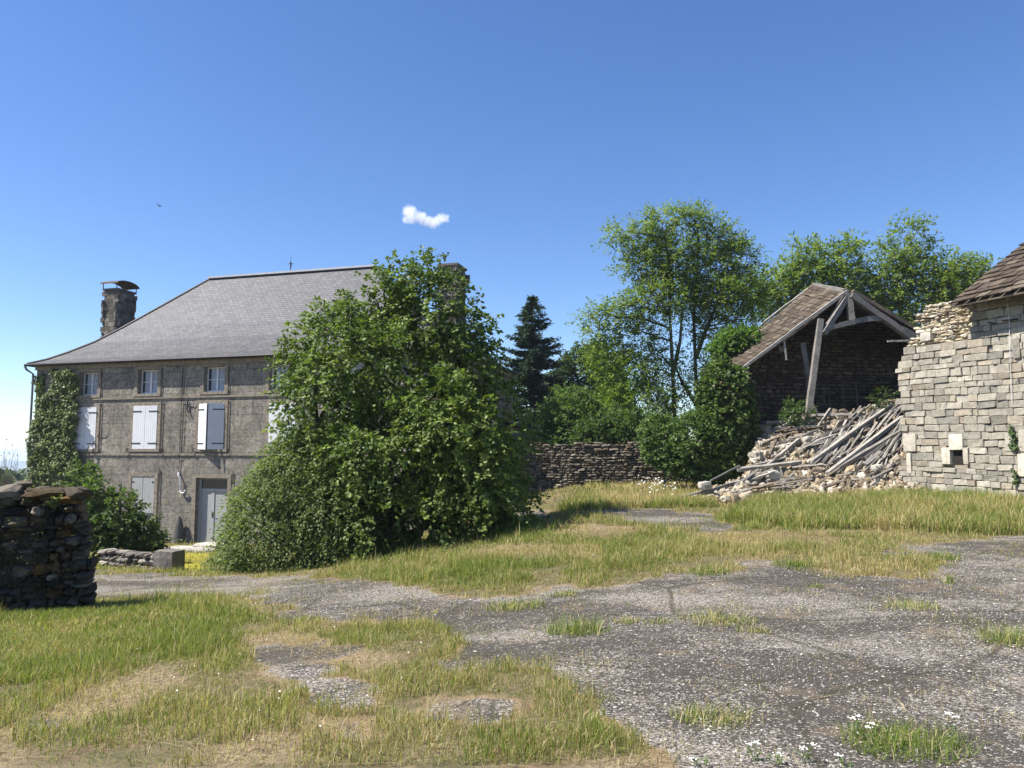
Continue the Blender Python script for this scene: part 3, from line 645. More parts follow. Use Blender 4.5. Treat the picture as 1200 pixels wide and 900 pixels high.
# roof: bell-cast hips
def ringpt(i, z): return [H(T0+i, i, z), H(T1-i, i, z), H(T1-i, QD-i, z), H(T0+i, QD-i, z)]
prof = [(-.30, 5.66), (.25, 5.91), (.85, 6.30), (1.6, 6.86), (2.4, 7.62)]
RZ = 10.5; RL, RR = H(-4.03, 5, RZ), H(5.22, 5, RZ)
mb = MB(); rings = [ringpt(*q) for q in prof]
for a, b in zip(rings[:-1], rings[1:]):
    for k in range(4): mb.quad(a[k], a[(k+1) % 4], b[(k+1) % 4], b[k])
tp = rings[-1]
mb.quad(tp[0], tp[1], RR, RL); mb.add([tp[1], tp[2], RR], [[0, 1, 2]]); mb.quad(tp[2], tp[3], RL, RR); mb.add([tp[3], tp[0], RL], [[0, 1, 2]])
lo = ringpt(-.30, 5.62)
for k in range(4): mb.quad(lo[(k+1) % 4], lo[k], ringpt(.02, 5.62)[k], ringpt(.02, 5.62)[(k+1) % 4])
for k in range(4): mb.quad(lo[k], lo[(k+1) % 4], rings[0][(k+1) % 4], rings[0][k])
roof = mb.build('roof', M['slate'], house)
mb = MB(); mb.beam(RL-f*.05+UP*.04, RR+f*.05+UP*.04, .28, .10); rf = mb.build('ridge_capping', M['lightzinc'], roof)
for k in (0, 1):
    mb = MB(); pl = [r[k]+UP*.03 for r in rings]+[(RL, RR)[k]+UP*.03]; mb.tube(pl, .05, 5); mb.build('hip_capping', M['iron'], roof)
mb = MB(); mb.tube([H(T0-.36, -.35, 5.63), H(T1+.36, -.35, 5.65)], .055, 8); mb.tube([H(T1+.36, -.35, 5.65), H(T1+.36, QD+.3, 5.63)], .055, 8); mb.tube([H(T0-.36, -.35, 5.63), H(T0-.36, QD, 5.63)], .055, 8)
mb.build('gutter', M['iron'], house)
mb = MB(); mb.tube([H(T0-.35, -.35, 5.58), H(T0-.3, -.3, 5.42), H(T0-.1, -.11, 5.22), H(T0-.1, -.11, -2.6)], .05, 8); mb.build('downpipe', M['zinc'], house)
# chimneys
def chimney(name, t0, t1, q0, q1, zb_, zt_, hood, label):
    mb = MB()
    def cs(N, C): return palette(N, [(.15, .13, .105), (.12, .105, .085), (.185, .165, .135), (.10, .09, .075)])
    c = [H(t0, q0, 0), H(t1, q0, 0), H(t1, q1, 0), H(t0, q1, 0)]
    mb.box(H(t0+.02, q0+.02, zb_), f*(t1-t0-.04), nin*(q1-q0-.04), UP*(zt_-zb_), (.11, .10, .085))
    mb.box(H(t0-.05, q0-.05, zt_), f*(t1-t0+.1), nin*(q1-q0+.1), UP*.10, (.14, .12, .10))
    mb.box(H(t0-.06, q0-.06, zb_+.95), f*(t1-t0+.12), nin*(q1-q0+.12), UP*.07, (.15, .13, .105))
    for k in range(4):
        a, b = c[k], c[(k+1) % 4]; coursed(mb, a, b, lambda s: zb_+.1, lambda s: zt_-.08, (.16, .26), (.2, .45), .07, cs, None, .015, 12, .004, 0, .002, None, TB)
    o = mb.build(name, M['stone'], roof); o['label'] = label
    if hood:
        h = MB(); n = 10; an = np.linspace(.12, math.pi-.12, n); w_ = (t1-t0)/2+.16; q_0, q_1 = q0-.18, q1+.18
        cx = (t0+t1)/2
        # curved sheet spanning across the depth of the stack
        qs = (q_0+q_1)/2; wq = (q_1-q_0)/2
        arc = [(qs-wq*math.cos(a_), zt_+.28+.26*math.sin(a_)) for a_ in an]
        for th in (0, .02):
            V = [H(t0-.12, q, z+th) for q, z in arc]+[H(t1+.12, q, z+th) for q, z in arc]
            h.add(V, [[i, i+1, n+i+1, n+i] for i in range(n-1)])
        for tt in (t0, t1):
            for qq in (q0-.06, q1+.06): h.tube([H(tt, qq, zt_+.08), H(tt, qq, zt_+.36)], .025, 5)
        h.build('chimney_hood', M['rust'], roof)
    return o
chimney('chimney', -9.2, -8.35, 3.4, 4.6, 5.5, 9.85, True, 'stone chimney stack with a curved rusty metal hood')
chimney('chimney', 9.35, 10.2, 2.9, 4.05, 5.5, 9.75, False, 'plain stone chimney stack behind the big tree')
# weathervane / lightning rod on the ridge
wv = MB(); b_ = P(343, 319, 0+H(.6, 5, 0)[1]); b_ = H(.62, 5, RZ+.05)
wv.tube([b_, b_+UP*.78], [.02, .008], 5); wv.tube([b_+f*-.18+UP*.42, b_+f*.18+UP*.42], .012, 4); wv.tube([b_+nin*-.15+UP*.42, b_+nin*.15+UP*.42], .012, 4); wv.tube([b_+UP*.2, b_+UP*.5], .035, 6)
wv.build('finial', M['iron'], roof)
# windows
def window(o, dark_left=True):
    a, b, c, d = o; q = RD-.03; fr = MB(); w_ = .055; m = (a+b)/2
    fr.box(H(a, q, c), f*w_, nin*.06, UP*(d-c)); fr.box(H(b-w_, q, c), f*w_, nin*.06, UP*(d-c)); fr.box(H(a+w_, q, c), f*(b-a-2*w_), nin*.06, UP*.07); fr.box(H(a+w_, q, d-.06), f*(b-a-2*w_), nin*.06, UP*.06)
    fr.box(H(m-.045, q-.012, c+.07), f*.09, nin*.06, UP*(d-c-.13)); zc = (c+d)/2
    fr.box(H(a+w_, q+.01, zc-.015), f*(m-.045-a-w_), nin*.035, UP*.03); fr.box(H(m+.045, q+.01, zc-.015), f*(b-w_-m-.045), nin*.035, UP*.03)
    F_ = fr.build('window_frame', M['white'], house)
    g_ = MB(); g_.quad(H(a+w_, q+.035, c+.06), H(b-w_, q+.035, c+.06), H(b-w_, q+.035, d-.05), H(a+w_, q+.035, d-.05)); g_.build('window_pane', M['glass'], F_)
    cu = MB()
    for x0, x1 in ((a+w_+.13, m-.05), (m+.06, b-w_)):
        n = 9; V = []; 
        for i in range(n): V += [H(x0+(x1-x0)*i/(n-1), q+.028+.004*(i % 2), c+.07), H(x0+(x1-x0)*i/(n-1), q+.028+.004*(i % 2), d-.06)]
        cu.add(V, [[2*i, 2*i+2, 2*i+3, 2*i+1] for i in range(n-1)])
    cu.build('curtain', M['curtain'], F_)
    return F_
for o in ATT: window(o)
def shutter(hinge, direc, outn, w_, z0, z1, mat='white', straps=(.13, .87)):
    """hinge: point on facade at z=0; direc: unit vector along the leaf; outn: outward normal"""
    mb = MB(); n = 6; pw = w_/n
    for i in range(n): mb.box(hinge+direc*(i*pw+.004)+UP*z0, direc*(pw-.008), outn*.03, UP*(z1-z0))
    mb.box(hinge+direc*.004+outn*.004+UP*(z0+.01), direc*(w_-.012), outn*.018, UP*(z1-z0-.02))
    for s_ in straps: mb.box(hinge+direc*.02+outn*-.018+UP*(z0+(z1-z0)*s_-.05), direc*(w_-.04), outn*.016, UP*.10)
    o = mb.build('shutter', M[mat], house)
    for s_ in straps:
        k = MB(); k.box(hinge-direc*.05+outn*.032+UP*(z0+(z1-z0)*s_-.022), direc*(w_*.78 if mat != 'oldwhite' else .2), outn*.012, UP*.045); k.build('hinge_strap', M['iron'], o)
    return o
for i, o in enumerate(SHU):
    a, b, c, d = o; wl = (b-a)/2-.006+(.03 if i == 2 else 0)
    if i == 2:
        ph = R(24); dl = f*math.cos(ph)-nin*math.sin(ph); nl = -f*math.sin(ph)-nin*math.cos(ph)
        ph = R(30); dr = -f*math.cos(ph)-nin*math.sin(ph); nr_ = f*math.sin(ph)-nin*math.cos(ph)
        shutter(H(a, .0, 0), dl, nl, wl, c-.02, d+.0)['label'] = 'shutter standing half open'; shutter(H(b, .0, 0), dr, nr_, wl, c-.02, d)['label'] = 'shutter standing half open'
    else:
        shutter(H(a, -.005, 0), f, -nin, wl, c, d); shutter(H(b, -.005, 0), -f, -nin, wl, c, d)
for a, b, c, d in GRW:
    shutter(H(a, .03, 0), f, -nin, .6, c, d, 'oldwhite'); shutter(H(b, .03, 0), -f, -nin, .6, c, d, 'oldwhite')
# dark sheets behind the openings, coloured as the shade of unlit rooms
for (a, b, c, d) in ops: mb = MB(); mb.quad(H(a, RD+.05, c), H(b, RD+.05, c), H(b, RD+.05, d), H(a, RD+.05, d)); mb.build('interior', M['dark'], house)
# door
a, b, c, d = DOOR; fr = MB(); q = RD-.06
fr.box(H(a+.002, q, c), f*.13, nin*.07, UP*(d-c)); fr.box(H(b-.07, q, c), f*.07, nin*.07, UP*(d-c)); fr.box(H(a+.13, q, d-.06), f*(b-a-.2), nin*.07, UP*.06); fr.box(H(a+.13, q-.02, -.13+.08), f*(b-a-.2), nin*.09, UP*.1)
F_ = fr.build('door_frame', M['oldwhite'], house)
g_ = MB(); g_.quad(H(a+.13, q+.04, .05), H(b-.07, q+.04, .05), H(b-.07, q+.04, d-.06), H(a+.13, q+.04, d-.06)); g_.build('transom_pane', M['glass'], F_)
m_ = a+.13+.52
for x0, x1, lab in ((a+.13, m_, None), (m_+.15, b-.07, None)):
    mb = MB(); z = c+.02
    while z < -.1: hh = .128; mb.box(H(x0+.005, q+.03, z), f*(x1-x0-.01), nin*.04, UP*(min(hh, -.06-z)-.008)); z += hh
    mb.box(H(x0+.01, q+.045, c+.02), f*(x1-x0-.02), nin*.02, UP*(-.07-c)); D_ = mb.build('door_leaf', M['oldwhite'], house)
mb = MB(); mb.box(H(m_-.002+.004, q+.005, c+.02), f*.145, nin*.06, UP*(-.10-c)); mb.build('meeting_stile', M['oldwhite'], D_)
mb = MB(); mb.box(H(m_+.05, q-.015, -1.15), f*.05, nin*.018, UP*.22); mb.tube([H(m_+.06, q-.05, -.98), H(m_+.16, q-.05, -.98)], .012, 5); mb.build('door_handle', M['iron'], D_)
# iron stay bars, cable and hook on the wall
for t_, z0, z1 in ((-5.78, 4.1, 5.3), (-5.72, 1.6, 3.85), (-2.5, 4.1, 5.3), (-2.42, 1.6, 3.85), (-2.42, -1.6, .85), (.92, 4.1, 5.3), (.96, 1.6, 3.85), (1.28, .2, .8)):
    mb = MB(); mb.box(H(t_, -.045, z0), f*.028, nin*.02, UP*(z1-z0)); mb.box(H(t_, -.026, z0+.1), f*.03, nin*.024, UP*.03); mb.box(H(t_, -.026, z1-.15), f*.03, nin*.024, UP*.03); mb.build('iron_bar', M['rust'], house)
for t_ in (-4.15, -2.35, -.72, 1.05, -6.0):
    mb = MB(); mb.tube([H(t_, .0, 1.78), H(t_, -.09, 1.74), H(t_+.02, -.10, 1.64), H(t_-.05, -.1, 1.6)], .02, 5); mb.build('shutter_catch', M['rust'], house)
mb = MB(); tc = -1.42
mb.tube([H(tc, -.03, 5.3), H(tc+.01, -.035, 4.1), H(tc, -.1, 3.95), H(tc+.02, -.04, 3.8), H(tc, -.035, 1.6), H(tc, -.1, 1.5), H(tc+.01, -.04, 1.35), H(tc, -.035, .6)], .014, 5)
mb.tube([H(tc+.13, -.03, 5.0), H(tc+.14, -.035, 4.1), H(tc+.13, -.1, 3.95), H(tc+.12, -.04, 3.8), H(tc+.13, -.035, 1.6)], .009, 5); mb.build('cable', M['iron'], house)
mb = MB(); mb.tube([H(tc, -.04, .72), H(tc+.04, -.12, .62), H(tc+.14, -.1, .5), H(tc+.16, -.09, .2), H(tc+.14, -.08, -.05), H(tc+.22, -.1, -.14), H(tc+.36, -.1, -.14), H(tc+.42, -.1, -.02)], .035, 7)
mb.build('white_conduit', M['plaster'], house)
mb = MB(); mb.tube([H(-1.1, -.02, 3.62), H(-.65, -.04, 3.6)], .014, 5); mb.tube([H(-1.08, -.05, 3.85), H(-1.1, -.06, 3.5), H(-1.0, -.08, 3.3)], .03, 6); mb.build('wall_bracket', M['iron'], house)
# step, guard stone, garden wall
s_ = MB(); p_ = G(222, 646); stones(np.array([[p_[0], p_[1], p_[2]+.04], [p_[0]+.9, p_[1]+.3, p_[2]+.14]]), np.array([[1.0, .5, .09], [.8, .4, .10]]), np.array([[f, nin, UP]]*2), palette(2, [(.36, .33, .28)]), s_, 8, .03)
tag(s_.build('door_step', M['stone'], off=p_), 'worn pale stone step slabs in front of the house door', 'step')
p_ = H(-1.18, -.2, 0); zg = gz(p_[0], p_[1]); s_ = MB(); n = 10; an = np.linspace(0, 2*np.pi, n, endpoint=False)
V = []; lv = [(-.2, .24), (.3, .23), (.8, .19), (1.05, .13), (1.22, .03)]
for z_, r_q in lv: V += [[p_[0]+r_q*math.cos(x), p_[1]+r_q*.8*math.sin(x), zg+z_] for x in an]
s_.add(V, [[k*n+i, k*n+(i+1) % n, (k+1)*n+(i+1) % n, (k+1)*n+i] for k in range(4) for i in range(n)], (.12, .115, .105))
tag(s_.build('guard_stone', M['stone'], off=[p_[0], p_[1], zg], smooth=True), 'dark pointed guard stone standing against the house wall left of the door', 'guard stone')
wa, wb = G(112, 664), G(186, 668); Lw = np.linalg.norm((wb-wa)[:2])
s_ = MB(); zbw = lambda s: min(wa[2], wb[2])
coursed(s_, wa, wb, zbw, lambda s: zbw(0)+.42, (.09, .16), (.15, .4), .4, lambda N, C: palette(N, [(.25, .22, .18), (.19, .165, .14), (.32, .29, .24)]), None, .09, 4.5, .02)
core(s_, wa, wb, zbw, lambda s: zbw(0)+.36, .4, .07, (.08, .07, .06)); tag(s_.build('garden_wall', M['stone'], off=[*wa[:2], zbw(0)]), 'low rough garden wall between the round bush and the square block of stone', 'wall')
pb = G(197, 668); s_ = MB(); stones(np.array([[pb[0], pb[1]+.05, pb[2]+.2]]), np.array([[.27, .25, .27]]), np.array([[f, nin, UP]]), palette(1, [(.17, .155, .135)]), s_, 9, .03)
tag(s_.build('stone_block', M['stone'], off=pb), 'dark square stone block with chamfered top at the end of the low garden wall', 'stone block')

# small lean-to at the far left end of the house
lt = thing('lean_to', 'small slate roofed lean-to peeping out beyond the left end of the house', 'lean-to', H(T0-.5, 6, -2.6))
mb = MB(); mb.box(H(T0-1.05, 5.2, -3), f*1.0, nin*4, UP*4.25); mb.build('wall', M['facade'], lt)
mb = MB(); q0_, q1_ = 5.0, 9.4; a0, a1, a2 = [(T0-1.3, 1.2), (T0-.02, 2.45), (T0-.02, 2.35)]
mb.quad(H(T0-1.35, q0_, 1.32), H(T0-.02, q0_, 2.6), H(T0-.02, q1_, 2.6), H(T0-1.35, q1_, 1.32)); mb.quad(H(T0-1.35, q0_, 1.25), H(T0-.02, q0_, 2.5), H(T0-.02, q0_, 2.6), H(T0-1.35, q0_, 1.32)); mb.quad(H(T0-1.35, q0_, 1.25), H(T0-1.35, q1_, 1.25), H(T0-.02, q1_, 2.5), H(T0-.02, q0_, 2.5))
mb.build('roof', M['slate'], lt)
mb = MB(); mb.tube([H(T0-1.4, 4.9, 1.25), H(T0-1.4, 9.4, 1.25)], .07, 6); mb.tube([H(T0-1.35, 5.1, 1.2), H(T0-1.1, 5.1, .95), H(T0-1.1, 5.1, -2.6)], .045, 6); mb.build('gutter', M['zinc'], lt)

# ------------------------------------------------------------------ slate-roofed annex right of the tree and the middle yard wall
an_ = thing('slate_shed', 'low outbuilding with a grey slate roof showing between the big tree and the yard wall', 'shed', [-1.0, 33, 0])
A0 = P(630, 507, 34); A1 = P(588, 478, 34); zl, zh = A0[2], A1[2]+.05; x1, x0 = A0[0], A1[0]
sl_ = (zh-zl)/(x1-x0); x00 = x0-1.6; zhh = zh
mb = MB(); mb.box([x00, 34.2, -1.2], [x1-x00-.25, 0, 0], [0, 5, 0], [0, 0, zl+1.05]); 
mb.add([[x00, 34.2, zl-.15], [x1-.25, 34.2, zl-.15], [x00, 34.2, zhh]], [[0, 1, 2]]); mb.build('wall', M['facade'], an_)
mb = MB(); mb.box([x1, 33.9, zl], [x00-x1, 0, zhh-zl+sl_*0], [0, 5.6, 0], [.03, 0, .09]); mb.build('roof', M['slate'], an_)
def colM(N, C): return palette(N, [(.17, .145, .11), (.135, .115, .088), (.21, .18, .14), (.11, .095, .072), (.18, .14, .095)], None, .2)
mA, mB = np.array([-1.6, 31.7]), np.array([8.3, 29.2]); LM = np.linalg.norm(mB-mA)
zbm = lambda s: gz(mA[0]+(mB[0]-mA[0])*s/LM, mA[1]+(mB[1]-mA[1])*s/LM); ztm = lambda s: P(640, 520, 31)[2]+.006*s+.03*math.sin(s*3)
s_ = MB(); coursed(s_, mA, mB, zbm, ztm, (.05, .12), (.10, .42), .5, colM, None, .08, 7, .03, .02, .006)
core(s_, mA, mB, zbm, ztm, .5, .07, (.05, .04, .034)); tag(s_.build('yard_wall', M['stone'], off=[4, 28.3, gz(4, 28.3)]), 'thin-coursed brown dry stone wall closing the far side of the yard', 'wall')

# ------------------------------------------------------------------ stone building at the right
PN = P(1057, 500, 22)[:2]; DW = np.array([.36, -.93]); DW /= np.linalg.norm(DW); NO = np.array([-DW[1]*-1, 0]); 
WN = np.array([DW[1], -DW[0]]); WN = WN if WN[0] < 0 else -WN      # outward normal (towards the yard)
WI = -WN
def WP(px, py):       # place on the wall face seen at a pixel -> (s, z)
    d = ray(px, py); t_ = ((PN-EYE[:2])@WN)/(d[:2]@WN); p = EYE+d*t_; return float((p[:2]-PN)@DW), float(p[2])
def W3(s, z, dep=0): q = PN+DW*s+WI*dep; return np.array([q[0], q[1], z])
edge = [WP(*q) for q in [(1062, 600), (1058, 565), (1056, 520), (1053, 480), (1049, 440), (1052, 425), (1060, 408), (1066, 392), (1073, 372), (1079, 358), (1088, 356)]]
ez = np.array([e[1] for e in edge]); es = np.array([e[0] for e in edge])
sC, zC = WP(1137, 372); sR, zR = WP(1112, 356); zEave = WP(1200, 339)[1]; s200 = WP(1200, 400)[0]
zTopR = WP(1110, 351)[1]
hole = [WP(1115, 530), WP(1127, 544)]
bld = thing('stone_barn', 'pale coursed limestone barn with a tiled roof and a broken end, at the right edge', 'barn', [*W3(3, 0, 1)[:2], gz(*W3(3, 0, 1)[:2])])
zbs = lambda s: gz(*W3(s, 0)[:2]); SL = 9.0
def colS(N, C): return palette(N, [(.315, .285, .23), (.275, .25, .205), (.35, .318, .26), (.235, .216, .182), (.32, .275, .21)], [.3, .25, .2, .13, .12], .12)
def keepS(s, z):
    if z < ez[-1] and s < np.interp(z, ez, es)+.02: return False
    if z > zC-.55+.0 and s < sC: return False
    if hole[0][0]-.24 < s < hole[1][0]+.13 and hole[1][1]-.04 < z < hole[0][1]+.10: return False
    return True
mb = MB()
coursed(mb, W3(0-.35, 0)[:2], W3(SL, 0)[:2], zbs, lambda s: zEave+.1, (.13, .235), (.13, .52), .34, colS, lambda s, z: keepS(s-.35, z), .03, 14, .012, .05, .001, None, TB)
mb.build('wall_face', M['ashlar'], bld)
# broken wall core above, where the facing has fallen
mb = MB(); zt_core = lambda s: np.interp(s-.35, [WP(1076, 372)[0], WP(1083, 358)[0], WP(1110, 351)[0], sC], [WP(1076, 366)[1], WP(1083, 357)[1], zTopR, zTopR+.05])
def colC(N, C): return palette(N, [(.50, .44, .33), (.44, .39, .29), (.54, .49, .39), (.41, .34, .24), (.38, .34, .28)], None, .13)
def inC(s, z): s = s-.35; return z > zC-.6 and s < sC+.03 and (s > np.interp(z, ez, es))
coursed(mb, W3(-.35, 0, .1)[:2], W3(sC+.1, 0, .1)[:2], lambda s: zC-.6, zt_core, (.07, .13), (.12, .32), .45, colC, inC, .10, 5.5, .035, .05, .004)
mb.build('wall_core', M['rubble'], bld)
mb = MB(); core(mb, W3(.02, 0)[:2], W3(SL, 0)[:2], zbs, lambda s: zC-.7 if s < sC else zEave, .7, .12, (.27, .235, .18), lambda s: np.interp(s, [0, .15, .5], [zC-2.3, zC-1.5, 99]), 40)
core(mb, W3(WP(1085, 380)[0], 0, .08)[:2], W3(sC+.2, 0, .08)[:2], lambda s: zC-1, lambda s: zTopR-.1, .5, .08, (.25, .21, .15), None, 6)
q = W3(sC, 0, .4); mb.box(W3(sC+.1, -.5, .62), np.array([*(DW*(SL-sC-.2)), 0]), np.array([*(WI*5), 0]), UP*(zEave+.4), (.09, .08, .065))
mb.build('wall_fill', M['rubble'], bld)
mb = MB(); mb.box(W3(hole[0][0]-.02, hole[1][1], .10), np.array([*(DW*(hole[1][0]-hole[0][0]+.04)), 0]), np.array([*(WN*.12), 0])*.0+np.array([*(WI*.02), 0]), UP*(hole[0][1]-hole[1][1]+.05)); mb.build('slit_shade_plate', M['dark'], bld)  # thin dark plate painted as the shade inside the slit
# dressed slabs: jambs of the slit, quoin, blocked doorway
mb = MB(); CC = []; HH = []
def slab(px0, py0, px1, py1, pr=.012):
    s0, z0 = WP(px0, py0); s1, z1 = WP(px1, py1); CC.append(W3((s0+s1)/2, (z0+z1)/2, .1-pr)); HH.append((abs(s1-s0)/2-.008, .12, abs(z0-z1)/2-.008))
for q in ((1103, 524, 1115, 545), (1128, 524, 1136, 545), (1111, 508, 1130, 528), (1058, 508, 1075, 530), (1062, 530, 1069, 556), (1177, 506, 1190, 530), (1192, 503, 1212, 530), (1191, 530, 1212, 560), (1186, 396, 1197, 420), (1078, 390, 1092, 399)): slab(*q)
for c_, h_ in zip(CC, HH):
    mb = MB(); stones(np.array([c_]), np.array([h_]), np.array([[[DW[0], DW[1], 0], [WI[0], WI[1], 0], [0, 0, 1]]]), palette(1, [(.42, .38, .31), (.36, .33, .28)]), mb, 12, .015); mb.build('dressed_slab', M['ashlar'], bld)
# vertical break in the face and hanging wire
mb = MB(); s_, z_ = WP(1184, 380); s2, z2 = WP(1187, 470); mb.tube([W3(s_, z_+.5, -.05), W3(s_+.01, z_, -.05), W3((s_+s2)/2, (z_+z2)/2, -.05), W3(s2, z2, -.04)], .007, 5, C=(.7, .7, .7)); mb.build('hanging_wire', M['plaster'], bld)
mb = MB(); s_, z_ = WP(1176, 377); mb.tube([W3(s_-.25, z_, .02), W3(s_-.2, z_, -.3)], .02, 5); mb.tube([W3(s_, z_+.02, -.03), W3(s_+.4, z_, -.035)], .02, 5); mb.build('iron_peg', M['iron'], bld)
# tiled roofs --------------------------------------------------------
def tiled(mb, a, b, c, d, rows, cols, thick, colf, sag=0, jit=.02, lift=.5, over=1.22, skip=None):
    """bilinear slope: a,b along the eave, d above a, c above b"""
    a, b, c, d = [np.asarray(q, float) for q in (a, b, c, d)]
    nrm = np.cross(b-a, d-a); nrm /= np.linalg.norm(nrm); nrm = nrm if nrm[2] > 0 else -nrm
    def S_(u, v): return (a*(1-u)+b*u)*(1-v)+(d*(1-u)+c*u)*v-UP*sag*math.sin(math.pi*min(max(v, 0), 1))*(1-abs(2*u-1)*.2)
    for r in range(rows):
        v0, v1 = r/rows, min((r+over)/rows, 1.02); off = rng.uniform(0, 1) if r % 2 else rng.uniform(0, 1)*.3
        wob = rng.normal(0, .12)/rows
        for k in range(-1, cols+1):
            u0, u1 = (k+off)/cols, (k+off+1)/cols
            u0c, u1c = max(u0, 0), min(u1, 1)
            if u1c-u0c < .15/cols or (skip and skip((u0c+u1c)/2, v0)): continue
            g_ = .04/cols; u0c += g_; u1c -= g_; dv = rng.normal(0, jit)*.6/rows+wob; up_ = thick*(1+lift)*rng.uniform(.75, 1.3)
            p0, p1, p2, p3 = S_(u0c, v0+dv), S_(u1c, v0+dv+rng.normal(0, jit)*.3/rows), S_(u1c, v1), S_(u0c, v1)
            lo0, lo1 = p0+nrm*up_, p1+nrm*up_*rng.uniform(.85, 1.15)
            V = [p0+nrm*(up_-thick), p1+nrm*(up_-thick), p2-nrm*thick*.2, p3-nrm*thick*.2, lo0, lo1, p2+nrm*thick*.8, p3+nrm*thick*.8]
            e1 = np.dot(np.cross(V[1]-V[0], V[3]-V[0]), nrm) > 0
            Fq = [[0, 3, 2, 1], [4, 5, 6, 7], [0, 1, 5, 4], [1, 2, 6, 5], [2, 3, 7, 6], [3, 0, 4, 7]]
            if not e1: Fq = [q[::-1] for q in Fq]
            mb.add(V, Fq, colf())
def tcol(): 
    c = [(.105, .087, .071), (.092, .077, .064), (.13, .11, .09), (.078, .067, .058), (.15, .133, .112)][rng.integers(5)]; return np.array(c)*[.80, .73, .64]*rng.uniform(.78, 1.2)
# eave and verge of the barn roof at the right edge
e0 = W3(WP(1112, 357)[0], zEave, 0)-np.array([*(WI*.62), 0]); d_ = ray(1112, 358); e0 = EYE+d_*(((PN-WI*.62)-EYE[:2])@WN/(d_[:2]@WN)); e1 = e0+np.array([*(DW*8.5), 0]); e1[2] = e0[2]+.0
# fit eave height to the second measured point
d2 = ray(1200, 340); t2 = ((e0[:2]-EYE[:2])@WN)/(d2[:2]@WN); z2 = (EYE+d2*t2)[2]; s2 = float(((EYE+d2*t2)[:2]-e0[:2])@DW); e1[2] = e0[2]+(z2-e0[2])/s2*8.5
up_dir = np.array([*WI, .66]); top0 = e0+up_dir*4.0+np.array([*(DW*.1), 0]); top1 = e1+up_dir*4.0
mb = MB(); tiled(mb, e0, e1, top1, top0, 15, 26, .035, tcol, .0, .04, 1.0)
mb.build('roof_tiles', M['tile'], bld)
mb = MB(); nrmR = np.cross(e1-e0, top0-e0); nrmR /= np.linalg.norm(nrmR); nrmR *= np.sign(nrmR[2])
mb.box(e0-nrmR*.05+up_dir*.03, (e1-e0), up_dir*3.9, nrmR*-.05)
for k in range(14): 
    q = e0+(e1-e0)*(k+.5)/14; mb.beam(q-nrmR*.13+up_dir*.02, q-nrmR*.13+up_dir*3.5, .08, .11)
mb.box(e0-nrmR*.06, (e1-e0), up_dir*.05, nrmR*-.03); mb.build('rafter', M['brownwood'], bld)
# rear slope so that the roof closes
mb = MB(); bk = np.array([*(WI*4), -2.6]); tiled(mb, top1+bk, top0+bk, top0, top1, 8, 14, .035, tcol, 0, .04, 1.); mb.build('rear_roof_tiles', M['tile'], bld)

# ------------------------------------------------------------------ collapsed barn
rb = thing('ruined_barn', 'half collapsed open barn with sagging tiled roof, grey timber truss and dark stone interior', 'ruined barn', [11.5, 27, gz(11.5, 27)])
rA = P(868, 431, 26); rB = P(991, 342, 26.5); rC = P(953, 334, 29.6); rD = P(841, 423, 28.4); rE = P(1125, 421, 26.8); rF = P(1088, 400, 30.2)
rEm = P(1100, 404, 26.75)
mb = MB(); nL = np.cross(rB-rA, rD-rA); nL /= np.linalg.norm(nL); nL *= np.sign(nL[2])
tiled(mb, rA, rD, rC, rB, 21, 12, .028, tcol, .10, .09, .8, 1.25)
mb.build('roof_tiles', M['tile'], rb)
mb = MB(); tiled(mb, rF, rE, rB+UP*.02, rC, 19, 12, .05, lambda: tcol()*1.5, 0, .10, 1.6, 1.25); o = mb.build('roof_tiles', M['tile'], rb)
mb = MB()
def sheet(mb, a, b, c, d, off, th):
    n_ = np.cross(b-a, d-a); n_ /= np.linalg.norm(n_); n_ *= np.sign(n_[2]); o_ = [q-n_*off for q in (a, b, c, d)]; lo_ = [q-n_*th for q in o_]
    mb.add(o_+lo_, [[0, 1, 2, 3], [7, 6, 5, 4], [0, 4, 5, 1], [1, 5, 6, 2], [2, 6, 7, 3], [3, 7, 4, 0]])
for tt in np.linspace(.02, .97, 12):     # sheathing laths, dark underside
    pass
nseg = 8
def SL_(u, v): return (rA*(1-u)+rD*u)*(1-v)+(rB*(1-u)+rC*u)*v-UP*.10*math.sin(math.pi*v)
for k in range(nseg):
    v0, v1 = k/nseg, (k+1)/nseg; sheet(mb, SL_(.0, v0), SL_(1, v0), SL_(1, v1), SL_(0, v1), .03, .03)
sheet(mb, rE, rF, rC, rB, .03, .03); mb.build('roof_sheathing', M['brownwood'], rb)
def tb(name, p, q, w_, h_=None, mat='wood', Yp=26., Yq=None, warp=.005, seg=5, roll=0, parent=None):
    a = P(*p, Yp); b = P(*q, Yq if Yq else Yp); m = MB(); m.beam(a, b, w_, h_ or w_, roll, warp=warp, seg=seg); return m.build(name, M[mat], parent if parent is not None else rb)
tb('leaning_post', (947, 490), (961.5, 374), .18, .18, Yp=25.9, Yq=26.2, warp=.006)
tb('principal_rafter', (965, 391), (993, 346), .21, .18, Yp=26.15, Yq=26.45)
tb('king_post', (994, 344), (998.5, 381), .20, .18, Yp=26.4, Yq=26.35)
m = MB(); cp = [P(968, 386, 26.2), P(984, 381, 26.25), P(1000, 377, 26.3), P(1016, 374, 26.4), P(1034, 372.5, 26.45)]
for a_, b_ in zip(cp[:-1], cp[1:]): m.beam(a_, b_+(b_-a_)*.04, .18, .17)
m.build('collar_beam', M['wood'], rb)
tb('principal_rafter', (997, 346), (1071, 398), .24, .18, Yp=26.35, Yq=26.5, warp=.008)
tb('principal_rafter', (1038, 377), (1095, 403), .16, .14, Yp=26.42, Yq=26.6)
tb('common_rafter', (999, 341), (1100, 402), .13, .12, Yp=26.3, Yq=26.6, mat='brownwood')
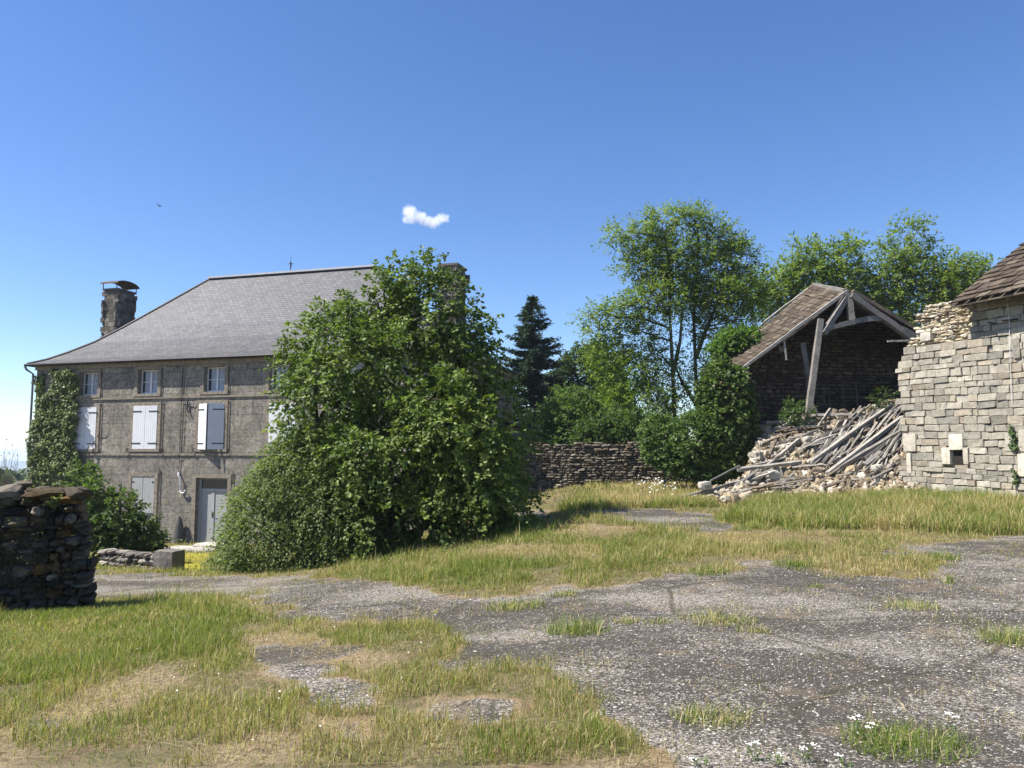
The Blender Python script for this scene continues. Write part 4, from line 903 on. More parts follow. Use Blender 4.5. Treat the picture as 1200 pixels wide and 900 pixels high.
tb('tie_pole', (1040, 400), (1068, 399), .06, Yp=26.3, mat='wood2')
tb('verge_board', (993, 341), (925, 390), .13, .10, Yp=26.4, Yq=26.15, mat='wood2'); tb('verge_board', (926, 390), (867, 434), .10, .09, Yp=26.15, Yq=25.95, mat='wood2')
tb('verge_board', (952, 334.5), (896, 377), .10, .06, Yp=29.65, Yq=29.1, mat='wood2'); tb('verge_board', (897, 377), (842, 423), .08, .05, Yp=29.1, Yq=28.5, mat='wood')
tb('ridge_board', (990, 340.5), (953, 333.5), .12, .12, Yp=26.5, Yq=29.6)
tb('hanging_lath', (919, 399), (921.5, 422), .065, .03, Yp=26.1, mat='wood2')
tb('broken_post', (940.5, 402), (947, 442), .17, .12, Yp=26.8, Yq=26.6, mat='wood'); tb('broken_post', (946, 438), (948, 470), .15, .12, Yp=26.6, mat='brownwood')
for k in range(7):          # rafters under both slopes and purlins
    u = (k+.5)/7; m = MB(); m.beam(SL_(u, .0)-nL*.11, SL_(u, 1)-nL*.11, .09, .11, warp=.01, seg=3); m.build('common_rafter', M['brownwood'], rb)
for k in range(7):
    u = (k+.5)/7; m = MB(); m.beam(rE*(1-u)+rF*u-UP*.14, rB*(1-u)+rC*u-UP*.14, .09, .11, warp=.01, seg=3); m.build('common_rafter', M['brownwood'], rb)
for v in (.35, .7):
    m = MB(); m.beam(rE*(1-v)+rB*v-UP*.28, rF*(1-v)+rC*v-UP*.28, .18, .18); m.build('purlin', M['brownwood'], rb)
    m = MB(); m.beam(SL_(0, v)-nL*.24, SL_(1, v)-nL*.24, .16, .16); m.build('purlin', M['brownwood'], rb)
# back wall, left wall, hidden right wall
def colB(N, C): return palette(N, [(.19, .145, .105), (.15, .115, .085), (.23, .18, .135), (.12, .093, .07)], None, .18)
bA = np.array([rD[0]+.25, rD[1]+.1]); bB = np.array([rF[0]+1.2, rF[1]+.1]); Lb = np.linalg.norm(bB-bA)
apx = (rC[0]-bA[0])/(bB[0]-bA[0])*Lb
ztb = lambda s: float(np.interp(s, [0, apx, Lb], [rD[2]-.05, rC[2]-.2, rF[2]-.25]))
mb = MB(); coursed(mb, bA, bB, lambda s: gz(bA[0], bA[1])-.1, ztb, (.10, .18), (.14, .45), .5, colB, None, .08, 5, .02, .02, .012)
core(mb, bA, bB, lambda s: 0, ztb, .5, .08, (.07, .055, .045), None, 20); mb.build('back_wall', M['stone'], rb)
lA = np.array([rA[0]+.35, rA[1]-.05]); lB = np.array([rD[0]+.3, rD[1]-.2]); Ll = np.linalg.norm(lB-lA)
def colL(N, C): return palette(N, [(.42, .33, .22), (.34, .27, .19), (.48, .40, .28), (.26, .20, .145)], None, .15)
mb = MB(); kL = lambda s, z: s > .25*math.sin(z*2.3)**2+.1*(z < 1.4)
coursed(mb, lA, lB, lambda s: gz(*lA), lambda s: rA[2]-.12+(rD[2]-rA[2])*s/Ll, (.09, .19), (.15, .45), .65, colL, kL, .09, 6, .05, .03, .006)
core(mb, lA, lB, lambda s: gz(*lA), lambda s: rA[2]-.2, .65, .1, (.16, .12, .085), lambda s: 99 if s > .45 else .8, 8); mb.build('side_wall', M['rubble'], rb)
mb = MB(); rA2 = np.array([rE[0]-.2, rE[1]+.2]); rB2 = np.array([rF[0]+1.0, rF[1]+.1]); mb.box([rA2[0], rA2[1], 0], [rB2[0]-rA2[0], rB2[1]-rA2[1], 0], [.5, .05, 0], [0, 0, rE[2]-.2], (.2, .16, .12)); mb.build('side_wall', M['rubble'], rb)
for px, y0 in ((965, 450), (971, 451), (987, 448), (1003, 449)):      # thin sticks against the back wall
    tb('leaning_stick', (px+2, 478), (px, y0), .04, .035, Yp=28.2, Yq=28.5, mat='brownwood' if px % 2 else 'wood')

# ---- the rubble heap
heapc = [(806, 594, 592), (830, 590, 582), (850, 588, 570), (875, 586, 560), (893, 586, 500), (915, 587, 494), (950, 586, 489), (1000, 584, 484), (1040, 580, 474), (1062, 578, 468), (1100, 574, 468), (1140, 572, 470)]
hx = np.array([h[0] for h in heapc], float); ht = np.array([h[1] for h in heapc], float); hh_ = np.array([h[2] for h in heapc], float)
def YT(px): return np.interp(px, [806, 875, 893, 1140], [21.7, 22.8, 26.0, 26.2])
def heap(px, v, lift=0):      # v 0 toe .. 1 top
    toe = np.interp(px, hx, ht); top = np.interp(px, hx, hh_); y = toe+(top-toe)*v; Y = 21.3+(YT(px)-21.3)*v**.85; p = P(px, y, Y)
    p = p+np.array([0, 0, lift]); p[2] = max(p[2], gz(p[0], p[1])-.05); return p
mb = MB(); nu, nv = 40, 16; V = []
for jv in range(nv):
    for iu in range(nu):
        p = heap(806+(1140-806)*iu/(nu-1), jv/(nv-1)*1.0); p[2] -= .13+rng.uniform(0, .12); V.append(p)
for iu in range(nu): p = heap(806+(1140-806)*iu/(nu-1), 1); V.append([p[0]+.1, p[1]+2.2, gz(p[0], p[1]+2)-.1+.7*(p[2]-gz(p[0], p[1]))*.6])
V = np.array(V); V[:nu, 2] -= .3
mb.add(V, [[jv*nu+iu, jv*nu+iu+1, (jv+1)*nu+iu+1, (jv+1)*nu+iu] for jv in range(nv) for iu in range(nu-1)], (.20, .155, .10))
N = 9000; px = 806+(1085-806)*rng.uniform(0, 1, N)**.9; vv = rng.uniform(-.05, 1.02, N); ctr = np.array([heap(a_, b_, rng.uniform(-.12, .05)) for a_, b_ in zip(px, vv)])
ctr[:, 2] += .0; sz = rng.gamma(2.2, .021, N)+.018; ang = rng.uniform(0, 6.28, N); q3 = rnd3(N); e2 = np.cross(q3, rnd3(N)); e2 /= np.linalg.norm(e2, axis=1)[:, None]; ax = np.stack([q3, e2, np.cross(q3, e2)], 1)
cols = palette(N, [(.29, .235, .16), (.22, .175, .12), (.36, .305, .225), (.42, .375, .30), (.16, .125, .085), (.28, .22, .14)], None, .2)
stones(ctr, np.stack([sz*rng.uniform(.9, 1.5, N), sz*rng.uniform(.6, 1, N), sz*rng.uniform(.4, .8, N)], 1), ax, cols, mb, 3.6, .14)
o = mb.build('rubble', M['rubble'], off=[11, 24, 0]); tag(o, 'heap of tan broken wall stone spilling out of the collapsed barn', 'rubble', kind='stuff')
# big pale blocks at the toe
for i_, (px_, py_, sz_, lab) in enumerate([(826, 569, .26, 'squarish white stone near the low left tip of the rubble heap'), (812, 583, .2, 'small pale stone at the very left tip of the rubble heap'), (905, 556, .3, 'large cream stone halfway along the rubble slope'),
        (1020, 572, .3, 'thick grey broken stone stump among the poles by the pale barn'), (1028, 548, .24, 'pale flat stone on top of the grey stump by the pale barn'), (946, 515, .22, 'greenish block high on the rubble under the leaning post')]):
    s_ = MB(); Yq = 21.6 if px_ < 830 else (22.6 if py_ > 540 else 24.2); p_ = P(px_, py_, Yq); p_[2] = max(p_[2], gz(*p_[:2])+.1); q3 = rnd3(1)
    A_ = np.array([[[1, .2, .1], [-.2, 1, .1], [0, -.1, 1]]], float); A_ /= np.linalg.norm(A_, axis=2)[..., None]
    hf = np.array([[sz_*.62, sz_*.5, sz_*(.42 if i_ != 3 else 1.1)]]); stones(p_[None], hf, A_, palette(1, [(.42, .39, .33) if i_ not in (3, 5) else (.36, .34, .29)]), s_, 5, .07)
    tag(s_.build('fallen_stone', M['rubble'], off=p_), lab, 'stone', 'big stones fallen from the barn')
# fallen timbers
def Yh(px, py):
    toe = np.interp(px, hx, ht); top = np.interp(px, hx, hh_); v = np.clip((toe-py)/(toe-top+1e-6), 0, 1); return 21.3+(YT(px)-21.3)*v**.85
def cr(cx, cy): return 800+cx/4, 420+cy/4
big = [((600, 485), (985, 210), .17, 'wood2', 'long silvery beam slanting across the top right of the rubble heap'),
 ((680, 540), (1030, 275), .24, 'wood2', 'thick pale beam slanting down beside the pale stone barn'),
 ((700, 532), (1045, 330), .20, 'wood', 'grey beam lying just below the thick pale beam'),
 ((850, 470), (1045, 328), .17, 'wood2', 'short light beam leaning on the corner of the pale stone barn'),
 ((390, 300), (625, 295), .15, 'wood', 'upper level timber lying across the top of the heap left of the leaning post'),
 ((430, 325), (640, 320), .14, 'wood2', 'second level timber just under the topmost one left of the post'),
 ((605, 267), (832, 262), .17, 'wood2', 'pale level timber on the heap right of the foot of the leaning post'),
 ((262, 522), (552, 486), .17, 'wood2', 'pale nearly level timber in the left middle of the rubble slope'),
 ((60, 655), (362, 532), .13, 'wood2', 'long pole running down to the left tip of the rubble'),
 ((-10, 650), (265, 580), .10, 'wood', 'lowest grey pole reaching furthest left out of the heap'),
 ((360, 532), (546, 378), .16, 'wood2', 'light beam slanting up from the left slope toward the post'),
 ((130, 575), (268, 503), .09, 'wood', 'thin grey pole on the left edge under the ivy'),
 ((480, 322), (514, 266), .08, 'wood2', 'short stick standing up beside the level timbers on the left'),
 ((632, 322), (692, 235), .11, 'wood2', 'stick leaning to the right at the foot of the leaning post'),
 ((704, 430), (770, 283), .09, 'wood2', 'steep thin pole in the middle of the heap'),
 ((802, 385), (840, 258), .09, 'wood2', 'steepest pole standing right of the middle of the heap'),
 ((655, 362), (760, 320), .16, 'wood', 'short thick grey beam end in the middle of the heap'),
 ((405, 450), (442, 368), .10, 'brownwood', 'dark brown stick leaning in the left hollow of the rubble'),
 ((945, 180), (998, 163), .07, 'wood2', 'thin stick poking out above the heap against the dark barn interior'),
 ((948, 500), (975, 390), .05, 'wood2', 'thin bent rod by the dark gap beside the pale barn'),
 ((855, 500), (930, 440), .22, 'wood', 'stubby broken beam end low down near the pale barn'),
 ((300, 610), (420, 520), .10, 'wood', 'grey pole half buried in the lower left slope'),
 ((610, 215), (640, 275), .09, 'wood', 'small brace beside the foot of the leaning post'),
 ((688, 245), (730, 280), .09, 'wood2', 'short broken batten right of the leaning post foot'),
 ((450, 600), (520, 540), .08, 'wood', 'short pole low on the left side of the slope'),
 ((560, 420), (640, 370), .12, 'wood', 'short grey plank lying among the central stones')]
for a_, b_, w_, mt, lab in big:
    pa, pb_ = cr(*a_), cr(*b_); Ya, Yb = Yh(*pa)-.3, Yh(*pb_)-.3; 
    A3, B3 = P(*pa, Ya), P(*pb_, Yb); A3[2] = max(A3[2], gz(*A3[:2])+.04)
    m = MB(); m.beam(A3, B3, w_*.72, w_*rng.uniform(.4, .62), rng.uniform(-.4, .4), warp=.006, seg=5); tag(m.build('fallen_timber', M[mt], off=A3), lab, 'timber', 'fallen timbers on the rubble heap')
k_ = 0
for i_ in range(190):
    cx = rng.uniform(590, 1000); cy = rng.uniform(250, 560)
    if cx-590 < (cy-560)*-.9-60: continue
    if i_ % 2: L_ = rng.uniform(60, 170); dx_, dy_ = L_*.78, -L_*rng.uniform(.75, 1.3)
    else: L_ = rng.uniform(40, 120); dx_, dy_ = L_, -L_*rng.uniform(.3, .9)
    pa, pb_ = cr(cx, cy), cr(min(cx+dx_, 1035), max(cy+dy_, 215)); A3, B3 = P(*pa, Yh(*pa)-.15-rng.uniform(0, .3)), P(*pb_, Yh(*pb_)-.1-rng.uniform(0, .35)); A3[2] = max(A3[2], gz(*A3[:2])+.03)
    m = MB(); m.beam(A3, B3, rng.uniform(.03, .075), rng.uniform(.02, .045), rng.uniform(-.8, .8), warp=.006, seg=3)
    tag(m.build('fallen_lath', M[['wood', 'wood2', 'brownwood', 'wood'][i_ % 4]], off=A3), 'thin weathered grey lath in the tangle on the right half of the rubble heap', 'lath', 'laths on the right half of the rubble heap')
for i_ in range(55):
    px_ = rng.uniform(850, 985); v_ = rng.uniform(.1, .98); A3 = heap(px_, v_, .1)+np.array([0, -.1, 0]); th_ = rng.uniform(-.6, .9); L_ = rng.uniform(.5, 1.4); B3 = A3+np.array([math.cos(th_)*L_, rng.uniform(-.1, .4), abs(math.sin(th_))*L_*.5])
    m = MB(); m.beam(A3, B3, rng.uniform(.04, .09), rng.uniform(.03, .05), rng.uniform(-.8, .8), warp=.008, seg=4)
    tag(m.build('broken_batten', M[['wood', 'wood2', 'brownwood'][i_ % 3]], off=A3), 'short broken batten lying among the stones on the left half of the rubble heap', 'batten', 'battens on the left half of the rubble heap')
#PART3
# ------------------------------------------------------------------ trees and bushes
GA = [(.10, .142, .026), (.13, .178, .035), (.072, .11, .02), (.17, .215, .055)]
lime = LB(18.6, [(468, 335, 20, 26), (490, 330, 20, 22), (440, 362, 40, 34), (502, 372, 34, 44), (400, 392, 34, 34, -.3), (366, 425, 18, 18, -.2), (347, 432, 12, 12), (532, 425, 34, 46), (553, 440, 22, 26), (455, 435, 70, 60, .3, 80), (388, 470, 46, 50, -.8), (358, 480, 20, 40, -.4),
   (556, 478, 28, 30, .2), (572, 535, 24, 36, .6), (535, 530, 56, 50, -.6, 70), (450, 540, 80, 60, -.5, 90), (378, 560, 44, 50, -.2), (552, 596, 44, 36, -.2), (480, 612, 66, 36, -1.3, 70), (588, 585, 22, 24, .3), (420, 625, 50, 30, -.6), (420, 420, 34, 34, -1.2), (510, 470, 34, 32, -1.6), (440, 500, 40, 28, -2.0), (545, 560, 32, 26, -1.8), (560, 402, 8, 6), (590, 470, 14, 8, .2), (505, 322, 16, 16), (546, 395, 24, 26), (560, 420, 20, 24, .3), (580, 470, 22, 26, .4), (598, 505, 18, 22, .5), (525, 345, 14, 18), (602, 600, 20, 24, -1.2), (360, 402, 14, 14), (450, 345, 22, 20), (604, 520, 12, 14), (480, 628, 64, 26, 0), (560, 560, 32, 36, -2.0), (578, 602, 28, 30, -1.8), (535, 500, 34, 34, -2.0), (588, 628, 28, 18, -.8), (375, 395, 18, 18, -.2), (535, 372, 18, 22), (400, 640, 50, 22, .4)])
b0 = np.array([-3.4, 18.7, gz(-3.4, 18.7)])
st = [[b0, b0+[.1, .1, 1.5], b0+[.0, 0, 3.6], b0+[.3, .1, 6.2]], [b0+[.2, .1, 0], b0+[.7, -.2, 1.6], b0+[1.5, .1, 3.8]], [b0+[-.2, 0, 0], b0+[-.8, -.2, 1.6], b0+[-1.5, -.1, 3.6]], [b0+[.1, -.2, .1], b0+[.4, -.9, 1.4], b0+[.9, -1.4, 2.8]]]
tree('lime_tree', 'broad leafy green tree standing in front of the grey house, branches down to the grass', 'tree', b0, lime, st,
     dict(n=6800, per=17, ln=.10, wd=.076, cols=GA, L=.60, droop=.45, upb=.28, shell=.5, inner=.62, flat=.45, clump=1.0, gap=-.30, jl=.35), 'leafg', tr=.16, twigs=160)
shr = LB(17.6, [(340, 575, 46, 40), (312, 602, 36, 40), (298, 640, 30, 26), (330, 630, 60, 38, -.3), (385, 640, 44, 26, -.3), (360, 545, 44, 34), (268, 655, 12, 12, -.2), (390, 590, 40, 50, -.2)])
b1 = np.array([-5.2, 17.7, gz(-5.2, 17.7)])
tree('weeping_shrub', 'paler fine leaved shrub with drooping twigs against the left foot of the big tree', 'shrub', b1, shr, [[b1, b1+[-.2, 0, .8], b1+[-.5, 0, 1.5]], [b1+[.3, 0, 0], b1+[.5, .1, 1.], b1+[.6, .1, 2.0]]],
     dict(n=2600, per=18, ln=.068, wd=.042, cols=[(.15, .185, .06), (.115, .155, .042), (.18, .21, .085)], L=.55, droop=.75, upb=.15, shell=.55, inner=.65, flat=.35, jl=.35), 'leaf', tr=.06, twigs=120, trunk_name='stem')
bsh = LB(20.5, [(136, 608, 26, 28), (106, 596, 20, 30), (160, 626, 20, 18), (120, 638, 30, 20), (96, 562, 10, 16, .4), (182, 632, 9, 9), (150, 640, 28, 14)])
b2 = np.array([bsh[0][0], 20.5, gz(bsh[0][0], 20.5)])
tree('round_bush', 'round leafy bush between the near dry stone wall and the low garden wall', 'bush', b2, bsh, [[b2, b2+[.1, 0, .7], b2+[.1, 0, 1.5]], [b2+[-.2, 0, 0], b2+[-.6, 0, 1.]], [b2+[.2, 0, 0], b2+[.7, 0, .8]]],
     dict(n=900, per=15, ln=.10, wd=.068, cols=[(.085, .125, .033), (.065, .10, .026), (.12, .155, .05)], L=.34, droop=.3, upb=.4, shell=.5, inner=.6, flat=.5, jl=.4), 'leaf', tr=.05, twigs=60, trunk_name='stem')
# climbing creeper on the house corner
def cover(mb, poly, place, n, ln, wd, cols, th=.18, drp=.6):
    poly = np.array(poly, float); x0, y0 = poly.min(0); x1, y1 = poly.max(0)
    px = rng.uniform(x0, x1, n*3); py = rng.uniform(y0, y1, n*3)
    wob = (fbm(px*.09, py*.09, 4)-.5)*16; m = inpoly(px+wob, py+wob*.7, poly); px, py = px[m][:n], py[m][:n]; n = len(px)
    lump = fbm(px*.13, py*.13, 14, 3); p = np.array([place(a, b) for a, b in zip(px, py)])
    out = place.out; p = p+out*(rng.uniform(0, 1, (n, 1))*.5+lump[:, None]*1.3)*th
    axs = rng.normal(0, .5, (n, 3)); axs[:, 2] -= drp
    nr = out[None]*1.+np.array([0, 0, .55])+rng.normal(0, .4, (n, 3)); sz = rng.uniform(.7, 1.3, n)
    add_leaves(mb, p, nr, axs, ln*sz, wd*sz, palette(n, cols, None, .2))
def pl_house(a, b):
    d = ray(a, b); s_ = ((H(0, 0, 0)-EYE)@nin)/(d@nin); return EYE+d*s_
pl_house.out = -nin
t = thing('climbing_creeper', 'dense green creeper climbing the left corner of the grey house up to the eaves', 'creeper', H(T0+1, -.1, -2.3))
mb = MB(); cover(mb, [(66, 432), (92, 434), (93, 470), (96, 490), (90, 515), (98, 540), (112, 600), (38, 612), (39, 530), (44, 497), (56, 470), (66, 458)], pl_house, 13000, .125, .10, [(.12, .15, .035), (.09, .12, .03), (.15, .18, .06)], .3)
cover(mb, [(44, 436), (52, 436), (54, 500), (42, 505)], pl_house, 500, .13, .1, [(.11, .145, .03)], .12)
mb.build('foliage', M['leafg'], t, uv=False)
mb = MB()
for px_, py_ in ((60, 470), (80, 440), (90, 480), (70, 500)): mb.tube(curve(H(T0+1.1, -.06, -2.4), pl_house(px_, py_)-nin*.06, 0, 8, .04), np.linspace(.05, .012, 8), 5, cap=False)
mb.tube(curve(pl_house(100, 545)-nin*.05, pl_house(127, 495)-nin*.05, .1, 7, .1), np.linspace(.02, .006, 7), 4, cap=False); mb.tube(curve(pl_house(106, 550)-nin*.05, pl_house(118, 510)-nin*.05, .1, 7, .1), np.linspace(.015, .005, 7), 4, cap=False)
mb.build('stem', M['paleb'], t, uv=False)

# ivy over the ruined barn's left wall, mounds in front of it, vine on its roof
IVY = [(.075, .115, .028), (.055, .085, .022), (.11, .155, .04)]
ivl = LB(26.0, [(850, 455, 26, 24), (852, 490, 28, 34), (862, 525, 22, 40), (845, 440, 16, 14), (858, 548, 22, 20)])
bi = np.array([ivl[2][0], 26, gz(ivl[2][0], 26)])
tree('ivy', 'tall dark ivy swallowing the left wall of the ruined barn up to its eave', 'ivy', bi, ivl, [[bi, bi+[0, .1, 1.5], bi+[-.2, .1, 3.3]]], dict(n=1500, per=14, ln=.12, wd=.11, cols=IVY, L=.3, droop=.4, upb=.1, shell=.7, inner=.75, flat=.3, jl=.5), 'leafg', tr=.07, twigs=20, trunk_name='stem')
h1 = LB(26.6, [(778, 518, 22, 26)]); bh = np.array([h1[0][0], 26.6, gz(h1[0][0], 26.6)])
tree('laurel_bush', 'small round evergreen bush at the right end of the yard wall', 'bush', bh, h1+LB(26.8, [(770, 508, 14, 14)]), [[bh, bh+[0, 0, .9]]], dict(n=620, per=14, ln=.12, wd=.07, cols=[(.085, .14, .035), (.06, .105, .03), (.12, .17, .05)], L=.28, droop=.1, upb=.4, shell=.65, inner=.72, flat=.5, jl=.4), 'leafg', tr=.06, twigs=20, trunk_name='stem')
h2 = LB(26.0, [(818, 520, 30, 34), (840, 515, 22, 30), (805, 535, 22, 22), (835, 548, 24, 16, -.3)]); bh = np.array([h2[0][0], 26.0, gz(h2[0][0], 26.0)])
tree('laurel_bush', 'larger round evergreen bush between the small round bush and the ivy', 'bush', bh, h2, [[bh, bh+[0, 0, 1.1]]], dict(n=1200, per=14, ln=.12, wd=.07, cols=[(.085, .14, .035), (.06, .105, .03), (.12, .17, .05)], L=.28, droop=.1, upb=.4, shell=.65, inner=.72, flat=.5, jl=.4), 'leafg', tr=.06, twigs=20, trunk_name='stem')
vr = LB(28.0, [(862, 402, 20, 14), (848, 412, 14, 12), (878, 398, 9, 10)]); 
tree('roof_vine', 'light green vine sprawling on the lower left of the ruined barn roof', 'vine', P(858, 412, 28.2), vr, [[P(852, 430, 28.4), P(855, 415, 28.2), P(870, 402, 28.1)]], dict(n=420, per=12, ln=.12, wd=.09, cols=[(.12, .19, .045), (.09, .15, .035)], L=.35, droop=.3, upb=.4, shell=.4, inner=.4, flat=.5, jl=.4), 'leaf', tr=.03, twigs=12, trunk_name='stem')

# conifer behind
cb = P(624, 520, 47); cb[2] = gz(cb[0], 47); ct = P(622, 343, 47)[2]
t = thing('conifer_tree', 'dark narrow pointed conifer rising behind the right end of the big leafy tree', 'tree', cb)
mb = MB(); bk = MB(); zz = cb[2]+2.2; hgt = ct-zz; bk.tube([cb, cb+[0, 0, (ct-cb[2])*.5], [cb[0], cb[1], ct-.1]], [.28, .16, .02], 7, cap=False)
while zz < ct-.15:
    fz = (ct-zz)/hgt; rr = .06+4.0*fz**.95*(.8+.3*rng.random()); nb = 5+int(7*fz)
    for q in range(nb):
        a_ = rng.uniform(0, 6.283); rq = rr*rng.uniform(.45, 1.2); d = np.array([math.cos(a_), math.sin(a_), 0]); m_ = max(4, int(rq*7)); u = np.linspace(.08, 1, m_)
        z_ = zz+(-.30*u+.34*u**2)*rq; c_ = np.array([cb[0], cb[1], 0])+d*(u*rq)[:, None]; c_[:, 2] = z_
        bk.tube(c_[::max(1, m_//4)], .02, 3, cap=False)
        k = 20; pp = np.repeat(c_, k, 0)+rng.normal(0, .085, (m_*k, 3))*[1, 1, .5]; ss = np.cross(d, [0, 0, 1.]); w_ = rng.uniform(-1, 1, (m_*k, 1))
        ax_ = ss*w_+d*.8+rng.normal(0, .3, (m_*k, 3))+[0, 0, -.15]; pp += ss*w_*.18*(1-.4*np.repeat(u, k)[:, None])*rq*.5
        add_leaves(mb, pp, np.array([0, 0, 1.])+rng.normal(0, .5, (m_*k, 3)), ax_, rng.uniform(.18, .34, m_*k), .085, palette(m_*k, [(.04, .07, .035), (.055, .09, .045), (.03, .052, .03)], None, .2))
    zz += .20+.12*rng.random()
mb.build('crown', M['needle'], t, uv=False); bk.build('trunk', M['bark'], t, uv=False)

def back_tree(name, label, Y, items, cols, n, ln, wd, cat='tree', mat='leaf', stem=None, group=None, **kw):
    lb = LB(Y, items); bx = stem if stem is not None else lb[0][0]; b = np.array([bx, Y, gz(bx, Y)]); top = np.array(lb)[0]
    args = dict(n=n, per=14, ln=ln, wd=wd, cols=cols, L=.6, droop=.2, upb=.25, shell=.55, inner=.65, flat=.5, jl=.4); args.update(kw)
    tree(name, label, cat, b, lb, [[b, (b+top[:3])/2, top[:3]]], args, mat, tr=.16, twigs=40, group=group)
back_tree('oak_tree', 'dark round crowned tree just right of the pointed conifer', 50, [(685, 450, 34, 42), (668, 470, 30, 40), (705, 440, 24, 32), (655, 500, 26, 36), (700, 480, 40, 40)], [(.06, .09, .022), (.075, .11, .028), (.045, .07, .02)], 2600, .19, .15)
back_tree('lilac_bush', 'mid green bush behind the left half of the yard wall', 35, [(668, 495, 28, 38), (655, 515, 22, 24), (695, 505, 26, 26)], [(.11, .165, .045), (.09, .14, .04), (.135, .19, .055)], 1700, .12, .08, 'bush')
back_tree('acacia_sapling', 'yellow green feathery young tree behind the middle of the yard wall', 36, [(735, 445, 26, 26), (715, 420, 22, 18), (745, 480, 40, 34), (720, 500, 36, 30), (765, 500, 26, 30)], [(.16, .225, .035), (.13, .19, .03), (.19, .25, .045)], 2000, .13, .06, L=.7, flat=.8)
back_tree('hazel_bush', 'low dark green bush directly behind the right half of the yard wall', 33, [(735, 510, 32, 24), (700, 515, 26, 20), (760, 512, 20, 20)], [(.06, .10, .026), (.075, .12, .03)], 900, .12, .09, 'bush')
# robinias
def LBS(Y, it): return LB(Y, [(q[0], q[1], q[2]*.9, q[3]*.62)+tuple(q[4:]) for q in it])
ROB = [(.19, .24, .05), (.155, .21, .042), (.225, .27, .07), (.12, .17, .036)]
rkw = dict(per=16, ln=.16, wd=.07, L=.85, droop=.25, upb=.22, shell=.3, inner=.35, flat=.85, jl=.4, side=.8, cols=ROB)
Y1 = 36.
r1 = LBS(Y1, [(722, 275, 12, 12), (748, 282, 26, 20), (775, 262, 22, 22), (760, 310, 36, 26), (790, 300, 30, 26), (715, 372, 26, 15), (700, 388, 18, 14), (738, 362, 26, 16, -.5), (770, 352, 36, 22, -.8), (745, 395, 34, 14), (765, 415, 22, 12), (800, 350, 28, 24, .6), (690, 370, 10, 9), (780, 330, 30, 18), (765, 448, 22, 10), (800, 425, 18, 10), (745, 430, 20, 12), (800, 465, 16, 9)])
bb = P(792, 520, Y1); bb[2] = gz(bb[0], Y1)
s1 = [[bb, P(790, 480, Y1), P(788, 430, Y1), P(785, 370, Y1), P(784, 310, Y1), P(778, 270, Y1)], [P(788, 440, Y1), P(797, 400, Y1), P(800, 355, Y1)]]
tree('robinia_tree', 'tall feathery robinia with pale trunk, left of the two tall ones, above the yard wall', 'tree', bb, r1, s1, dict(n=1750, **rkw), 'leaf', 'paleb', tr=.115, twigs=260)
Y2 = 36.5
r2 = LBS(Y2, [(815, 262, 22, 20), (800, 255, 14, 14), (845, 282, 26, 24), (868, 300, 18, 20), (830, 310, 36, 26), (865, 335, 26, 22), (845, 345, 32, 22, -.6), (878, 350, 16, 20), (830, 385, 30, 16), (862, 378, 26, 14), (855, 405, 20, 10), (820, 345, 24, 20, .5), (838, 430, 20, 12), (805, 450, 16, 9), (835, 465, 18, 10)])
bb = P(819, 520, Y2); bb[2] = gz(bb[0], Y2)
s2_ = [[bb, P(817, 480, Y2), P(815, 430, Y2), P(813, 370, Y2), P(818, 310, Y2), P(818, 265, Y2)], [P(815, 420, Y2), P(828, 385, Y2), P(845, 345, Y2), P(862, 310, Y2)], [P(817, 475, Y2), P(800, 450, Y2), P(792, 430, Y2)]]
tree('robinia_tree', 'tall feathery robinia with dark trunk, right of the two tall ones, beside the barn roof', 'tree', bb, r2, s2_, dict(n=1750, **rkw), 'leaf', 'bark', tr=.115, twigs=240)
rk2 = dict(rkw); rk2.update(ln=.21, wd=.10, L=1.1)
for lab, px_, items, n in (
  ('robinia with two knobbly tops just right of the tall pair, behind the barn roof', 930, [(905, 335, 22, 24), (925, 350, 22, 30), (948, 300, 18, 22), (950, 325, 22, 26), (925, 318, 14, 14), (890, 345, 14, 14), (910, 375, 24, 24)], 800),
  ('robinia behind the ridge of the ruined barn roof', 990, [(985, 305, 18, 24), (995, 330, 24, 26), (1010, 345, 20, 24), (972, 335, 16, 20), (1000, 290, 12, 10), (1015, 372, 24, 18), (985, 352, 20, 12)], 700),
  ('highest of the back robinias, with a leaning top spray, right of the barn ridge', 1055, [(1050, 300, 22, 24), (1065, 272, 14, 12), (1045, 330, 32, 28), (1075, 320, 24, 26), (1060, 360, 36, 24), (1080, 265, 9, 5), (1090, 300, 14, 14), (1035, 362, 16, 22), (1062, 385, 20, 14)], 950),
  ('rightmost robinia rising behind the broken stone wall of the pale barn', 1122, [(1118, 315, 18, 18), (1110, 340, 24, 22), (1130, 330, 20, 20), (1150, 318, 16, 10), (1120, 360, 26, 16), (1095, 355, 16, 22), (1145, 340, 14, 14)], 700)):
    Yb = 43+rng.uniform(-1, 1); lb = LBS(Yb, items); b = P(px_, 520, Yb); b[2] = gz(b[0], Yb)
    s_ = [[b, P(px_+3, 440, Yb), P(px_, 390, Yb), P(px_-2, 350, Yb), P(px_-3, 312, Yb)], [P(px_+2, 420, Yb), P(px_+16, 380, Yb), P(px_+22, 345, Yb)], [P(px_+2, 415, Yb), P(px_-14, 375, Yb), P(px_-20, 345, Yb)]]
    tree('robinia_tree', lab, 'tree', b, lb, s_, dict(n=int(n*.95), **rk2), 'leaf', 'paleb', tr=.15, twigs=120)

